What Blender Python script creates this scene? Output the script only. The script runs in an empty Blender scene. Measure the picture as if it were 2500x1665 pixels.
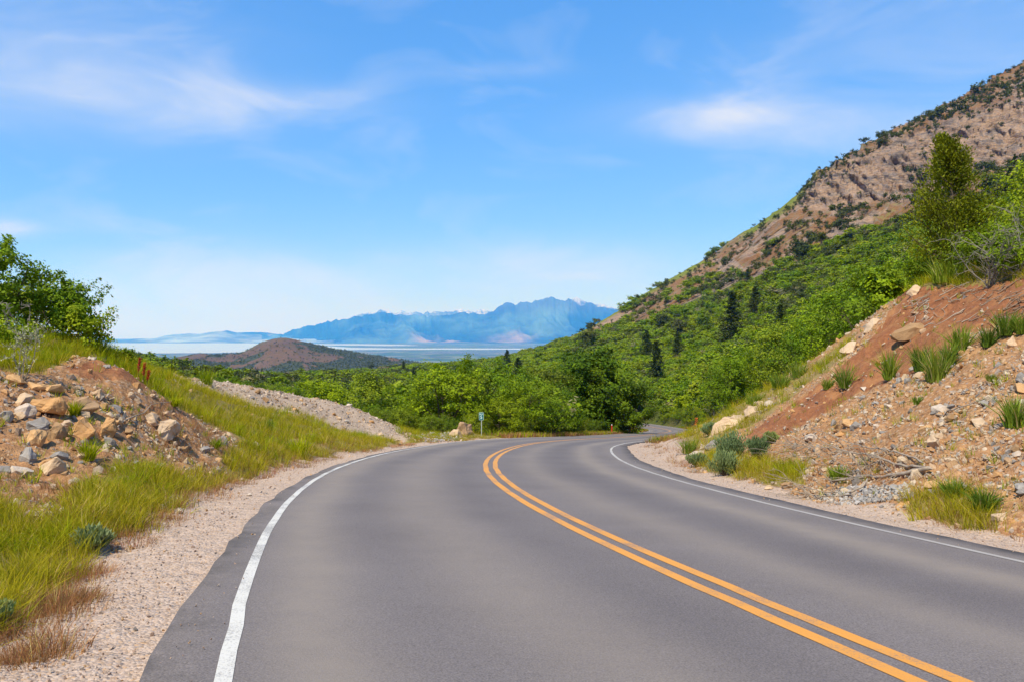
import bpy, bmesh, math, random
import numpy as np
from mathutils import Vector, Matrix
from mathutils.noise import fractal as mfractal

# ------------------------------------------------------------------ camera, sky, sun, exposure
SC = bpy.context.scene
F, YH, CX = 1950.0, 815.0, 1250.0            # focal length and eye level, in photograph pixels (2500 x 1665)
cam_d = bpy.data.cameras.new('camera'); cam = bpy.data.objects.new('camera', cam_d)
SC.collection.objects.link(cam); SC.camera = cam
cam.location = (0, 0, 0); cam.rotation_euler = (math.radians(90), 0, 0)
cam_d.sensor_width = 36.0; cam_d.lens = 36.0 * F / 2500.0
cam_d.shift_y = (YH - 832.5) / 2500.0
cam_d.clip_start = 0.1; cam_d.clip_end = 200000.0

SUN_DIR = Vector((-0.28, -0.47, 0.835)).normalized()    # towards the sun
sun_d = bpy.data.lights.new('sun', 'SUN'); sun = bpy.data.objects.new('sun', sun_d)
SC.collection.objects.link(sun)
sun_d.energy = 4.2; sun_d.angle = math.radians(1.2); sun_d.color = (1.0, 0.92, 0.77)
sun.location = (0, 0, 60)
sun.rotation_euler = (-SUN_DIR).to_track_quat('-Z', 'Y').to_euler()

SC.view_settings.view_transform = 'Standard'
SC.view_settings.look = 'None'
SC.view_settings.gamma = 1.0
SC.view_settings.exposure = 0.5
SC.view_settings.use_curve_mapping = False
SC.render.engine = 'CYCLES'
SC.cycles.use_denoising = True
SC.cycles.max_bounces = 6
SC.cycles.diffuse_bounces = 3
SC.cycles.transmission_bounces = 3
SC.cycles.transparent_max_bounces = 6
SC.cycles.volume_bounces = 1
SC.cycles.sample_clamp_indirect = 6.0

W = bpy.data.worlds.new('World'); SC.world = W; W.use_nodes = True
def build_world():
    nt = W.node_tree; N = nt.nodes; L = nt.links; N.clear()
    out = N.new('ShaderNodeOutputWorld'); bg = N.new('ShaderNodeBackground')
    L.new(bg.outputs[0], out.inputs[0]); bg.inputs[1].default_value = 0.145
    sky = N.new('ShaderNodeTexSky'); sky.sky_type = 'NISHITA'; sky.sun_disc = False
    sky.sun_elevation = math.asin(SUN_DIR.z); sky.sun_rotation = math.atan2(SUN_DIR.x, SUN_DIR.y)
    sky.altitude = 1800.0; sky.air_density = 1.0; sky.dust_density = 0.6; sky.ozone_density = 2.5
    def M(op, a, b=None, c=None):
        n = N.new('ShaderNodeMath'); n.operation = op
        for i, v in enumerate((a, b, c)):
            if v is None: continue
            if isinstance(v, (int, float)): n.inputs[i].default_value = v
            else: L.new(v, n.inputs[i])
        return n.outputs[0]
    tc = N.new('ShaderNodeTexCoord'); sep = N.new('ShaderNodeSeparateXYZ'); L.new(tc.outputs['Generated'], sep.inputs[0])
    x, y, z = sep.outputs
    az = M('ARCTAN2', x, y); el = M('ARCSINE', z)
    # thin high cloud: soft wisps, longer sideways than upwards
    def VM(op, a, b):
        n = N.new('ShaderNodeVectorMath'); n.operation = op
        for i, v in enumerate((a, b)):
            if isinstance(v, tuple): n.inputs[i].default_value = v
            else: L.new(v, n.inputs[i])
        return n.outputs['Value'] if op == 'DOT_PRODUCT' else n.outputs[0]
    cmb = N.new('ShaderNodeCombineXYZ'); L.new(az, cmb.inputs[0]); L.new(el, cmb.inputs[1]); dirv = cmb.outputs[0]
    n1 = N.new('ShaderNodeTexNoise'); L.new(VM('MULTIPLY', dirv, (1.0, 2.6, 1.0)), n1.inputs['Vector'])
    n1.inputs['Scale'].default_value = 5.0; n1.inputs['Detail'].default_value = 7.0; n1.inputs['Roughness'].default_value = 0.55; n1.inputs['Distortion'].default_value = 0.6
    blobs = [(190, 225, 250, 60, .62), (90, 80, 330, 120, .34), (745, 245, 170, 30, .34), (1255, 172, 100, 15, .26),
             (1740, 285, 190, 36, .50), (2300, 200, 320, 120, .46), (1420, 660, 300, 50, .60), (560, 700, 420, 80, .52), (18, 556, 40, 15, .5)]
    tot = None
    for bx, by, sx, sy, amp in blobs:
        a0 = math.atan((bx - CX) / F); e0 = math.atan((YH - by) / F * math.cos(a0))
        q = VM('MULTIPLY', VM('SUBTRACT', dirv, (a0, e0, 0.0)), (F / sx, F / sy, 0.0))
        g = M('MULTIPLY', M('POWER', 0.5, VM('DOT_PRODUCT', q, q)), amp)
        tot = g if tot is None else M('ADD', tot, g)
    wisp = n1.outputs[0]
    thin = M('MULTIPLY', M('MAXIMUM', M('SUBTRACT', wisp, 0.50), 0.0), 0.9)
    cov = M('ADD', M('MULTIPLY', tot, M('MAXIMUM', M('SUBTRACT', M('MULTIPLY', wisp, 2.5), 0.58), 0.0)), thin)
    cl = N.new('ShaderNodeClamp'); L.new(cov, cl.inputs[0]); cl.inputs[2].default_value = 0.85
    sc_ = N.new('ShaderNodeSeparateColor'); L.new(sky.outputs[0], sc_.inputs[0]); cc_ = N.new('ShaderNodeCombineColor')
    for k, (p_, m_) in enumerate(SKY_GRADE): L.new(M('MULTIPLY', M('POWER', sc_.outputs[k], p_), m_), cc_.inputs[k])
    mix = N.new('ShaderNodeMix'); mix.data_type = 'RGBA'
    L.new(cl.outputs[0], mix.inputs[0]); L.new(cc_.outputs[0], mix.inputs[6]); mix.inputs[7].default_value = CLOUD
    L.new(mix.outputs[2], bg.inputs[0])
SKY_GRADE = ((.95, .53), (.60, 1.22), (.50, 2.35)); CLOUD = (4.0, 4.2, 4.7, 1)      # colour balance of the clear sky, per channel
build_world()

rng = np.random.default_rng(7)
random.seed(7)
TEX = {}

# ------------------------------------------------------------------ small maths
def _hash(ix, iy, s):
    h = (ix.astype(np.int64) * 374761393 + iy.astype(np.int64) * 668265263 + s * 2147483647 + 1013904223) & 0xFFFFFFFF
    h = ((h ^ (h >> 13)) * 1274126177) & 0xFFFFFFFF
    return ((h ^ (h >> 16)) & 0xFFFFFF) / float(0xFFFFFF)
def vnoise(x, y, s=0):
    x = np.asarray(x, float); y = np.asarray(y, float)
    ix = np.floor(x); iy = np.floor(y); fx = x - ix; fy = y - iy
    fx = fx * fx * fx * (fx * (fx * 6 - 15) + 10); fy = fy * fy * fy * (fy * (fy * 6 - 15) + 10)
    a = _hash(ix, iy, s); b = _hash(ix + 1, iy, s); c = _hash(ix, iy + 1, s); d = _hash(ix + 1, iy + 1, s)
    return (a + (b - a) * fx) * (1 - fy) + (c + (d - c) * fx) * fy
def fbm(x, y, oct=4, s=0, rough=.5):
    t = 0; a = 1; n = 0
    for k in range(oct):
        t = t + a * (vnoise(x * 2 ** k + 17.3 * k, y * 2 ** k - 9.1 * k, s + k) * 2 - 1); n += a; a *= rough
    return t / n
def ridged(x, y, oct=4, s=0):
    t = 0; a = 1; n = 0
    for k in range(oct):
        t = t + a * (1 - np.abs(vnoise(x * 2 ** k + 31.7 * k, y * 2 ** k + 5.3 * k, s + k) * 2 - 1) * 1.6); n += a; a *= .5
    return t / n
def sstep(a, b, x):
    t = np.clip((x - a) / (b - a), 0, 1); return t * t * (3 - 2 * t)
def inpoly(px, py, poly):
    px = np.asarray(px, float); py = np.asarray(py, float); r = np.zeros(np.broadcast(px, py).shape, bool)
    n = len(poly)
    for i in range(n):
        x1, y1 = poly[i]; x2, y2 = poly[(i + 1) % n]
        if y1 == y2: continue
        c = ((y1 > py) != (y2 > py)) & (px < (x2 - x1) * (py - y1) / (y2 - y1) + x1)
        r ^= c
    return r
def to_px(X, Y, Z):
    return CX + F * X / Y, YH - F * Z / Y
def P(px, py, Y):
    return ((px - CX) / F * Y, Y, -(py - YH) / F * Y)
def smooth_row(xs, ys, q):
    return np.interp(q, xs, ys)

# ------------------------------------------------------------------ road alignment (plan curve, grade, crossfall)
S0, S1, DS = -30.0, 230.0, 0.5
SS = np.arange(S0, S1 + .01, DS)
_k = np.interp(SS, [0, 8, 16, 24, 30, 36, 42, 48, 54, 60, 68, 78, 90, 104, 118, 130, 140, 150, 160, 175, 190, 205, 230],
    [-.0101, .0177, .0194, .0136, .0086, .0105, .01, .0057, .0013, -.0012, -.0009, -.0005, -.0003, .0006, .0002, -.0034, -.0063, -.006, -.0034, -.0007, .0002, -.001, -.0033])
_k[SS < 0] = 0
_k = np.convolve(np.pad(_k, 4, mode='edge'), np.ones(9) / 9, 'valid')
i0 = int(round(-S0 / DS))
def _integ(v, at0):
    c = np.concatenate([[0], np.cumsum((v[1:] + v[:-1]) / 2 * DS)]); return c - c[i0] + at0
_th = _integ(_k, -.2866)
RX = _integ(np.sin(_th), 3.4197); RY = _integ(np.cos(_th), 0.0)
_g = np.interp(SS, [0, 20, 40, 60, 85, 110, 140, 175], [.0751, .1022, .1123, .1176, .1126, .1087, .1048, .0956])
RZ = -1.4481 - _integ(_g, 0.0)
RC = np.interp(SS, [0, 15, 30, 45, 60, 80, 110, 140, 175], [.0611, .033, .0066, .0011, -.003, -.0021, -.0136, -.0261, -.0339])
WL = np.interp(SS, [0, 20, 40, 70, 110, 140, 175], [3.54, 3.39, 3.417, 3.473, 3.535, 3.567, 3.59])
WR = np.interp(SS, [0, 20, 40, 70, 110, 140, 175], [3.52, 3.683, 3.944, 3.864, 3.733, 3.639, 3.57])
EL = WL + np.interp(SS, [0, 4, 10, 16, 22, 40, 230], [.36, .36, .30, .27, .2, .16, .2])        # pavement edges
ER = WR + np.interp(SS, [0, 8, 18, 26, 32, 40, 60, 230], [.42, .45, .5, .62, .75, .45, .3, .3])
NX, NY = np.cos(_th), -np.sin(_th)          # to the right of travel
def road_pt(i, o, dz=0.0):
    return np.stack([RX[i] + NX[i] * o, RY[i] + NY[i] * o, RZ[i] - RC[i] * o + dz], -1)
def road_coords(X, Y):
    """arc index and signed offset of the closest point of the road's axis"""
    X = np.asarray(X, float).ravel(); Y = np.asarray(Y, float).ravel()
    idx = np.empty(len(X), int)
    for a in range(0, len(X), 20000):
        d = (X[a:a + 20000, None] - RX[None, ::4]) ** 2 + (Y[a:a + 20000, None] - RY[None, ::4]) ** 2
        idx[a:a + 20000] = d.argmin(1) * 4
    for _ in range(2):
        t = (X - RX[idx]) * -NY[idx] + (Y - RY[idx]) * NX[idx]; idx = np.clip(idx + np.clip(np.round(t / DS), -4, 4).astype(int), 0, len(RX) - 1)
    o = (X - RX[idx]) * NX[idx] + (Y - RY[idx]) * NY[idx]
    dist = np.hypot(X - RX[idx], Y - RY[idx])
    return idx, np.where(o >= 0, dist, -dist)

# ------------------------------------------------------------------ near ground: thin-plate surface through surveyed points
CP = []
def cp(px, py, Y): CP.append(P(px, py, Y))
# left cut bank: verge, foot, face, top
for a in [(0, 1372, 7), (0, 1195, 9.8), (0, 1060, 11.4), (0, 940, 13), (0, 872, 15), (0, 838, 19), (150, 1330, 7.6), (150, 1205, 10.2), (150, 1060, 12.2), (150, 922, 14.2), (150, 884, 16), (150, 842, 20),
          (280, 1240, 9.6), (280, 1150, 11.6), (280, 1020, 13.8), (280, 895, 16), (260, 850, 20), (400, 1150, 13.4), (400, 1070, 15), (400, 985, 16.6), (340, 925, 16.6), (500, 1150, 14.8), (490, 1062, 17.2), (560, 1115, 17.6), (600, 1150, 16.6),
          (-300, 1500, 5.2), (-300, 1200, 8.5), (-300, 900, 12), (-300, 830, 16), (-700, 1300, 6.0), (-700, 850, 10), (-700, 770, 16)]: cp(*a)
# grassy hollow and slope behind the bank, then the gravel berm
for a in [(400, 968, 21), (470, 1005, 22), (560, 1035, 23), (650, 1080, 23), (350, 895, 25), (430, 938, 26), (520, 968, 27.5), (620, 998, 29), (720, 1030, 31), (830, 1056, 34), (920, 1075, 36),
          (446, 924, 31), (490, 932, 33), (572, 935, 36), (640, 953, 37.5), (708, 963, 39), (809, 981, 41), (877, 1000, 42), (928, 1024, 43), (979, 1051, 43.5), (1010, 1068, 43),
          (446, 985, 39), (572, 990, 44), (708, 1015, 47), (809, 1030, 49), (900, 1048, 51), (980, 1062, 52), (250, 880, 28), (250, 900, 40), (0, 860, 35), (0, 880, 50), (300, 960, 52)]: cp(*a)
for a in [(1060, 1062, 49), (1130, 1060, 51), (1200, 1066, 54), (1080, 1072, 60), (1250, 1072, 66), (1000, 1075, 66), (700, 1070, 66), (300, 1030, 66)]: cp(*a)
# right bank: toe, scree, crest
for a in [(2500, 1310, 9.7), (2230, 1285, 10.3), (2000, 1208, 14.2), (1866, 1184, 15.6), (1733, 1157, 18), (1661, 1119, 23.5), (1600, 1098, 28.5), (1620, 1081, 37), (1700, 1066, 41),
          (2500, 1140, 11), (2500, 1010, 12.6), (2500, 900, 14.2), (2500, 815, 16), (2500, 760, 17.6), (2500, 696, 19), (2300, 1150, 12), (2300, 1050, 13.8), (2300, 945, 16), (2300, 860, 18.6), (2300, 790, 21.3), (2300, 708, 23.5),
          (2220, 712, 25.5), (2100, 1150, 14.2), (2100, 1060, 16.5), (2100, 950, 20), (2100, 880, 23), (2100, 822, 26.5), (2050, 850, 27.5), (1900, 1140, 17), (1900, 1070, 20.2), (1900, 985, 25), (1900, 938, 29), (1980, 893, 28), (1800, 1130, 19), (1800, 1060, 24), (1800, 992, 31), (1740, 1062, 35.5), (1750, 1110, 23),
          (2900, 1350, 8), (2900, 1000, 10), (2900, 750, 13.5), (2900, 600, 17), (3500, 1000, 7.5), (3500, 400, 14)]: cp(*a)
CP += [(14.5, 29, 1.5), (17, 24.5, 2.3), (16, 34, .2), (12.5, 36, -2.2), (10, 38.5, -4.1), (20, 30, 3.2), (28, 30, 5.6), (30, 45, 4.0), (20, 45, -1.6), (14, 48, -5.3), (11.5, 47, -5.9), (13.5, 58, -7.4), (20, 60, -4.6), (30, 62, -.5), (45, 62, 5.5), (40, 45, 7.5), (60, 62, 11)]
for s in range(0, 66, 5):
    i = i0 + int(s / DS)
    CP.append(tuple(road_pt(i, -(EL[i] + 1.0), -.05))); CP.append(tuple(road_pt(i, ER[i] + .9, -.05)))
CP = np.array(CP)
def _tps(r2): return np.where(r2 > 1e-12, r2 * np.log(np.maximum(r2, 1e-12)), 0.0)
def _fit():
    n = len(CP); d2 = ((CP[:, None, :2] - CP[None, :, :2]) ** 2).sum(-1)
    A = np.zeros((n + 3, n + 3)); A[:n, :n] = _tps(d2) + np.eye(n) * 1.2
    A[:n, n] = 1; A[:n, n + 1:] = CP[:, :2]; A[n, :n] = 1; A[n + 1:, :n] = CP[:, :2].T
    b = np.zeros(n + 3); b[:n] = CP[:, 2]
    return np.linalg.solve(A, b)
TW = _fit()
def tps(X, Y):
    out = np.empty(len(X)); n = len(CP)
    for a in range(0, len(X), 40000):
        x = X[a:a + 40000]; y = Y[a:a + 40000]
        d2 = (x[:, None] - CP[None, :, 0]) ** 2 + (y[:, None] - CP[None, :, 1]) ** 2
        out[a:a + 40000] = _tps(d2) @ TW[:n] + TW[n] + TW[n + 1] * x + TW[n + 2] * y
    return out

# ------------------------------------------------------------------ wider ground: rows of surveyed eye-angles by distance
RINGX = [-1500, -700, 0, 250, 400, 500, 600, 750, 1000, 1250, 1400, 1500, 1600, 1750, 2000, 2100, 2250, 2400, 2500, 3000, 4200]
SKYX = [1000, 1100, 1221, 1280, 1327, 1380, 1430, 1497, 1592, 1699, 1805, 1890, 1945, 1960, 1985, 2017, 2060, 2123, 2170, 2219, 2280, 2336, 2390, 2442, 2497, 2700, 3000, 4200]
SKYY = [893, 884, 876, 868, 857, 832, 803, 766, 703, 639, 570, 522, 480, 462, 436, 416, 385, 352, 322, 303, 268, 236, 205, 174, 146, 40, -80, -300]
RINGS = [
 (50,  [900, 900, 900, 900, 960, 1000, 1030, 1050, 1066, 1070, 1070, 1068, 1065, 1050, 950, 900, 800, 720, 660, 500, 200]),
 (70,  [880, 890, 900, 960, 1000, 1030, 1050, 1060, 1070, 1068, 1064, 1062, 1060, 1035, 920, 870, 790, 720, 670, 500, 100]),
 (100, [860, 860, 890, 945, 985, 1010, 1020, 1030, 1035, 1045, 1050, 1052, 1058, 1008, 880, 830, 750, 680, 630, 450, 50]),
 (130, [850, 845, 880, 930, 965, 985, 995, 1010, 1020, 1030, 1035, 1045, 1052, 985, 865, 810, 725, 650, 600, 420, 0]),
 (200, [830, 830, 865, 905, 940, 955, 962, 980, 995, 998, 995, 1000, 1030, 935, 815, 760, 675, 590, 540, 350, -80]),
 (280, [820, 820, 850, 890, 922, 940, 948, 958, 968, 968, 955, 955, 955, 895, 768, 710, 620, 540, 495, 280, -150]),
 (350, [810, 810, 838, 866, 893, 926, 940, 948, 952, 950, 930, 922, 905, 862, 722, 665, 575, 500, 462, 240, -200]),
 (450, [840, 840, 868, 897, 920, 945, 950, 946, 944, 930, 905, 890, 862, 820, 665, 610, 535, 460, 430, 200, -250]),
 (560, [870, 870, 880, 900, 920, 940, 938, 932, 930, 915, 882, 862, 828, 775, 600, 550, 505, 435, 415, 160, -300]),
 (660, [890, 890, 900, 915, 930, 938, 934, 926, 922, 902, 862, 838, 792, 730, 530, 505, 492, 410, 400, 120, -300]),
 (720, [895, 895, 905, 920, 932, 936, 932, 924, 918, 896, 852, 822, 770, 700, 508, 482, 480, 400, 394, 90, -300]),
 (755, [897, 897, 907, 922, 933, 936, 931, 922, 916, 892, 846, 812, 756, 682, 438, 392, 338, 282, 262, 60, -300]),
]
LY = np.linspace(math.log(48), math.log(3000), 420); GX = np.arange(-1500, 4201, 10.0)
def _table():
    sky = np.interp(GX, SKYX, SKYY); base = {}
    rows = []
    for Y, v in RINGS: rows.append((Y, np.interp(GX, RINGX, v)))
    right = sstep(1180, 1300, GX)
    r930 = np.interp(GX, [-1500, 0, 500, 750, 1000, 1180], [905, 920, 950, 932, 912, 890])
    rows.append((930, r930 * (1 - right) + sky * right))
    r1300 = np.interp(GX, [-1500, 0, 500, 750, 850, 1000, 1180], [920, 930, 950, 926, 912, 900, 890])
    rows.append((1200, r1300 * (1 - right) + (sky + 70) * right))
    r1700 = np.interp(GX, [-1500, 0, 500, 750, 850, 1000, 1180], [925, 935, 952, 928, 912, 896, 893])
    rows.append((1650, r1700 * (1 - right) + np.maximum(sky + 140, 890) * right))
    rows.append((2100, np.full_like(GX, 935.0)))
    rows.append((3000, np.full_like(GX, 985.0)))
    ys = np.log([r[0] for r in rows]); A = np.array([r[1] for r in rows])
    T = np.empty((len(LY), len(GX)))
    for j in range(len(GX)): T[:, j] = np.interp(LY, ys, A[:, j])
    def blur(T, sig, axis):
        r = int(sig * 3) + 1; k = np.exp(-.5 * (np.arange(-r, r + 1) / sig) ** 2); k /= k.sum()
        pad = [(0, 0), (0, 0)]; pad[axis] = (r, r); Q = np.pad(T, pad, mode='edge')
        return np.apply_along_axis(lambda v: np.convolve(v, k, 'valid'), axis, Q)
    return blur(blur(T, 2.2, 1), 2.2, 0)
TAB = _table()
def ring_z(X, Y):
    px = CX + F * X / Y; ly = np.log(np.maximum(Y, 48.5))
    a = np.clip((ly - LY[0]) / (LY[1] - LY[0]), 0, len(LY) - 1.001); b = np.clip((px - GX[0]) / 10.0, 0, len(GX) - 1.001)
    ia = a.astype(int); ib = b.astype(int); fa = a - ia; fb = b - ib
    v = TAB[ia, ib] * (1 - fa) * (1 - fb) + TAB[ia + 1, ib] * fa * (1 - fb) + TAB[ia, ib + 1] * (1 - fa) * fb + TAB[ia + 1, ib + 1] * fa * fb
    return -(v - YH) / F * Y
CLIFF_TOP = [(1935, 500), (1960, 470), (1990, 440), (2100, 380), (2200, 340), (2260, 315), (2400, 265), (2500, 240), (2700, 160)]
CLIFF_BOT = [(1935, 505), (1975, 508), (2034, 515), (2130, 488), (2205, 492), (2300, 462), (2400, 412), (2500, 400), (2700, 350)]
def cliff_mask(px, py):
    t = np.interp(px, *zip(*CLIFF_TOP)); b = np.interp(px, *zip(*CLIFF_BOT))
    return sstep(1925, 1990, px) * sstep(t - 16, t + 8, py) * (1 - sstep(b - 6, b + 14, py))
FORX = [1000, 1300, 1450, 1520, 1606, 1699, 1781, 1831, 1917, 1994, 2100, 2250, 2400, 2600, 3500]
FORY = [850, 852, 812, 792, 769, 730, 691, 697, 660, 617, 570, 530, 500, 460, 300]
def ground(X, Y):
    """height of the bare ground, metres relative to the eye"""
    X = np.atleast_1d(np.asarray(X, float)); Y = np.atleast_1d(np.asarray(Y, float)); shp = X.shape; X = X.ravel(); Y = Y.ravel()
    Z = np.empty(len(X)); wn = 1 - sstep(50, 70, Y)
    m = wn > 0
    zn = np.zeros(len(X)); zm = np.zeros(len(X))
    if m.any():
        zn[m] = tps(X[m], Y[m]); near = m
        x = X[m]; y = Y[m]
        amp = .10 + .10 * sstep(8, 20, y)
        zn[m] += amp * fbm(x * .8, y * .8, 4, 3) + .07 * fbm(x * 3.1, y * 3.1, 3, 11) * 1.0
    m2 = wn < 1
    if m2.any():
        x = X[m2]; y = Y[m2]
        z = ring_z(x, y); px, py = to_px(x, y, z)
        c = cliff_mask(px, py)
        amp = sstep(60, 200, y)
        z = z + amp * (np.minimum(4.0, y * .01) * fbm(x / 60, y / 60, 3, 21) * (1 - .4 * c)) + amp * .7 * fbm(x / 9, y / 9, 3, 25)
        up = sstep(1400, 1900, px) * sstep(300, 500, y) * (1 - sstep(-40, 30, py - np.interp(px, FORX, FORY)))
        z = z + up * (4.6 * (ridged(x / 26 + y / 70, y / 40, 4, 31) - .55)) 
        rug = np.maximum(c, .45 * up * sstep(1930, 2000, px))
        z = z + rug * (26 * (ridged(x / 42 - y / 55, y / 90 + x / 130, 5, 41) - .5) + 10 * (ridged(x / 11 + y / 40, y / 16, 4, 47) - .5))
        z = z + rug * (.65 * 11 / 6.283) * np.sin(6.283 * (z + 5 * fbm(x / 50, y / 50, 2, 49)) / 11.0) + rug * (.8 * 4.3 / 6.283) * np.sin(6.283 * z / 4.3)
        zm[m2] = z
    Z = zn * wn + zm * (1 - wn)
    rm = Y < 235
    if rm.any():
        idx, o = road_coords(X[rm], Y[rm])
        e = np.where(o < 0, EL[idx], ER[idx]); d = np.abs(o) - e
        hr = RZ[idx] - RC[idx] * np.clip(o, -(e + 1.2), e + 1.2) - .055 - .03 * np.clip(d, 0, 3)
        far = sstep(45, 80, Y[rm])
        w = sstep(.35 + .4 * far, 1.9 + 3.5 * far, d)
        hr = hr + .012 * fbm(X[rm] * 5, Y[rm] * 5, 2, 5)
        Z[rm] = hr * (1 - w) + Z[rm] * w
        Z[rm] = np.where(d < -.12, np.minimum(Z[rm], hr - .12), Z[rm])
    return Z.reshape(shp)
def gz(x, y): return float(ground(np.array([x]), np.array([y]))[0])
_HY = np.concatenate([np.geomspace(2.2, 60, 900), np.geomspace(60.2, 1400, 700)])
def hit(px, py, ymin=2.2):
    """the first ground point seen at a pixel of the photograph"""
    u = (px - CX) / F; ys = _HY[_HY >= ymin]
    yy = YH - F * ground(u * ys, ys) / ys
    k = np.argmax(yy <= py)
    if yy[k] > py: k = len(ys) - 1
    if k > 0:
        a, b = yy[k - 1], yy[k]; t = (a - py) / (a - b) if a != b else 0; Y = ys[k - 1] + (ys[k] - ys[k - 1]) * min(max(t, 0), 1)
    else: Y = ys[0]
    return u * Y, Y, gz(u * Y, Y)

# ------------------------------------------------------------------ mesh and object helpers
def mesh_np(name, V, faces, smooth=False):
    V = np.ascontiguousarray(V, np.float32); faces = np.ascontiguousarray(faces, np.int32); k = faces.shape[1]
    me = bpy.data.meshes.new(name)
    me.vertices.add(len(V)); me.vertices.foreach_set('co', V.ravel())
    me.loops.add(faces.size); me.loops.foreach_set('vertex_index', faces.ravel())
    me.polygons.add(len(faces)); me.polygons.foreach_set('loop_start', np.arange(0, faces.size, k, dtype=np.int32))
    if smooth: me.polygons.foreach_set('use_smooth', np.ones(len(faces), bool))
    me.update(calc_edges=True); me.validate()
    return me
def attr(me, name, v):
    a = me.attributes.new(name, 'FLOAT', 'POINT'); a.data.foreach_set('value', np.ascontiguousarray(v, np.float32).ravel())
def cattr(me, name, rgba):
    a = me.color_attributes.new(name, 'FLOAT_COLOR', 'POINT'); a.data.foreach_set('color', np.ascontiguousarray(rgba, np.float32).ravel())
def add(name, me, mat=None, parent=None, link=True):
    o = bpy.data.objects.new(name, me)
    if link: SC.collection.objects.link(o)
    if parent is not None: o.parent = parent
    if mat is not None and me is not None and not me.materials: me.materials.append(mat)
    return o
def tag(o, label=None, cat=None, group=None, kind=None):
    for k, v in (('label', label), ('category', cat), ('group', group), ('kind', kind)):
        if v: o[k] = v
    return o
def empty(name, loc, label, cat, group=None, rz=0.0, scale=1.0):
    o = bpy.data.objects.new(name, None); SC.collection.objects.link(o); o.location = loc; o.rotation_euler = (0, 0, rz)
    o.scale = (scale,) * 3 if isinstance(scale, (int, float)) else scale
    o.empty_display_size = .2
    return tag(o, label, cat, group)
def grid_faces(nr, nc):
    r = np.arange(nr - 1)[:, None]; c = np.arange(nc - 1)[None]
    a = (r * nc + c).ravel(); return np.stack([a, a + 1, a + nc + 1, a + nc], 1)

# ------------------------------------------------------------------ materials
class NB:
    def __init__(s, name):
        s.m = bpy.data.materials.new(name); s.m.use_nodes = True; s.t = s.m.node_tree; s.N = s.t.nodes; s.N.clear()
        s.out = s.N.new('ShaderNodeOutputMaterial'); s.b = s.N.new('ShaderNodeBsdfPrincipled'); s.link(s.b.outputs[0], s.out.inputs[0])
        s.b.inputs['Roughness'].default_value = .9
        try: s.b.inputs['Specular IOR Level'].default_value = .2
        except Exception: pass
    def link(s, a, b): s.t.links.new(a, b)
    def set(s, sock, v):
        if hasattr(v, 'is_output') or isinstance(v, bpy.types.NodeSocket): s.link(v, sock)
        else: sock.default_value = v
    def math(s, op, a, b=None, c=None, clamp=False):
        n = s.N.new('ShaderNodeMath'); n.operation = op; n.use_clamp = clamp
        for i, v in enumerate((a, b, c)):
            if v is not None: s.set(n.inputs[i], v)
        return n.outputs[0]
    def mix(s, f, a, b, mode='MIX'):
        n = s.N.new('ShaderNodeMix'); n.data_type = 'RGBA'; n.blend_type = mode
        s.set(n.inputs[0], f); s.set(n.inputs[6], a if not isinstance(a, tuple) else (*a[:3], 1)); s.set(n.inputs[7], b if not isinstance(b, tuple) else (*b[:3], 1))
        return n.outputs[2]
    def pos(s):
        n = s.N.new('ShaderNodeNewGeometry'); return n.outputs['Position']
    def obj(s):
        n = s.N.new('ShaderNodeTexCoord'); return n.outputs['Object']
    def noise(s, vec, scale, detail=4, rough=.55, dist=0.0):
        n = s.N.new('ShaderNodeTexNoise')
        if vec is not None: s.link(vec, n.inputs['Vector'])
        n.inputs['Scale'].default_value = scale; n.inputs['Detail'].default_value = detail; n.inputs['Roughness'].default_value = rough; n.inputs['Distortion'].default_value = dist
        return n.outputs[0]
    def voro(s, vec, scale, out='Distance', feature='F1', rand=1.0):
        n = s.N.new('ShaderNodeTexVoronoi'); n.feature = feature
        if vec is not None: s.link(vec, n.inputs['Vector'])
        n.inputs['Scale'].default_value = scale; n.inputs['Randomness'].default_value = rand
        return n.outputs[out]
    def ramp(s, f, stops, interp='LINEAR'):
        n = s.N.new('ShaderNodeValToRGB'); e = n.color_ramp.elements; n.color_ramp.interpolation = interp
        for i, (p, c) in enumerate(stops):
            if i > 1: e.new(p)
            e[i].position = p; e[i].color = (*c[:3], 1) if isinstance(c, tuple) else (c, c, c, 1)
        s.set(n.inputs[0], f); return n.outputs[0]
    def attr(s, name, out='Fac', typ='GEOMETRY'):
        n = s.N.new('ShaderNodeAttribute'); n.attribute_name = name; n.attribute_type = typ; return n.outputs[out]
    def rnd(s):
        return s.N.new('ShaderNodeObjectInfo').outputs['Random']
    def sep(s, v):
        n = s.N.new('ShaderNodeSeparateXYZ'); s.link(v, n.inputs[0]); return n.outputs
    def bump(s, h, strength=.5, dist=.02):
        n = s.N.new('ShaderNodeBump'); n.inputs['Strength'].default_value = strength; n.inputs['Distance'].default_value = dist
        s.link(h, n.inputs['Height']); s.link(n.outputs[0], s.b.inputs['Normal'])
    def col(s, c): s.set(s.b.inputs['Base Color'], c if not isinstance(c, tuple) else (*c[:3], 1)); return s.m
    def rough(s, v): s.set(s.b.inputs['Roughness'], v); return s
def simple(name, c, rough=.8, var=.25, scale=8.0, bump=0.0, metal=0.0):
    n = NB(name); p = n.obj(); f = n.noise(p, scale, 5)
    n.col(n.mix(f, tuple(v * (1 - var) for v in c), tuple(min(1, v * (1 + var)) for v in c))); n.rough(rough)
    n.b.inputs['Metallic'].default_value = metal
    if bump: n.bump(n.noise(p, scale * 3, 5), bump, .02)
    return n.m
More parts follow.
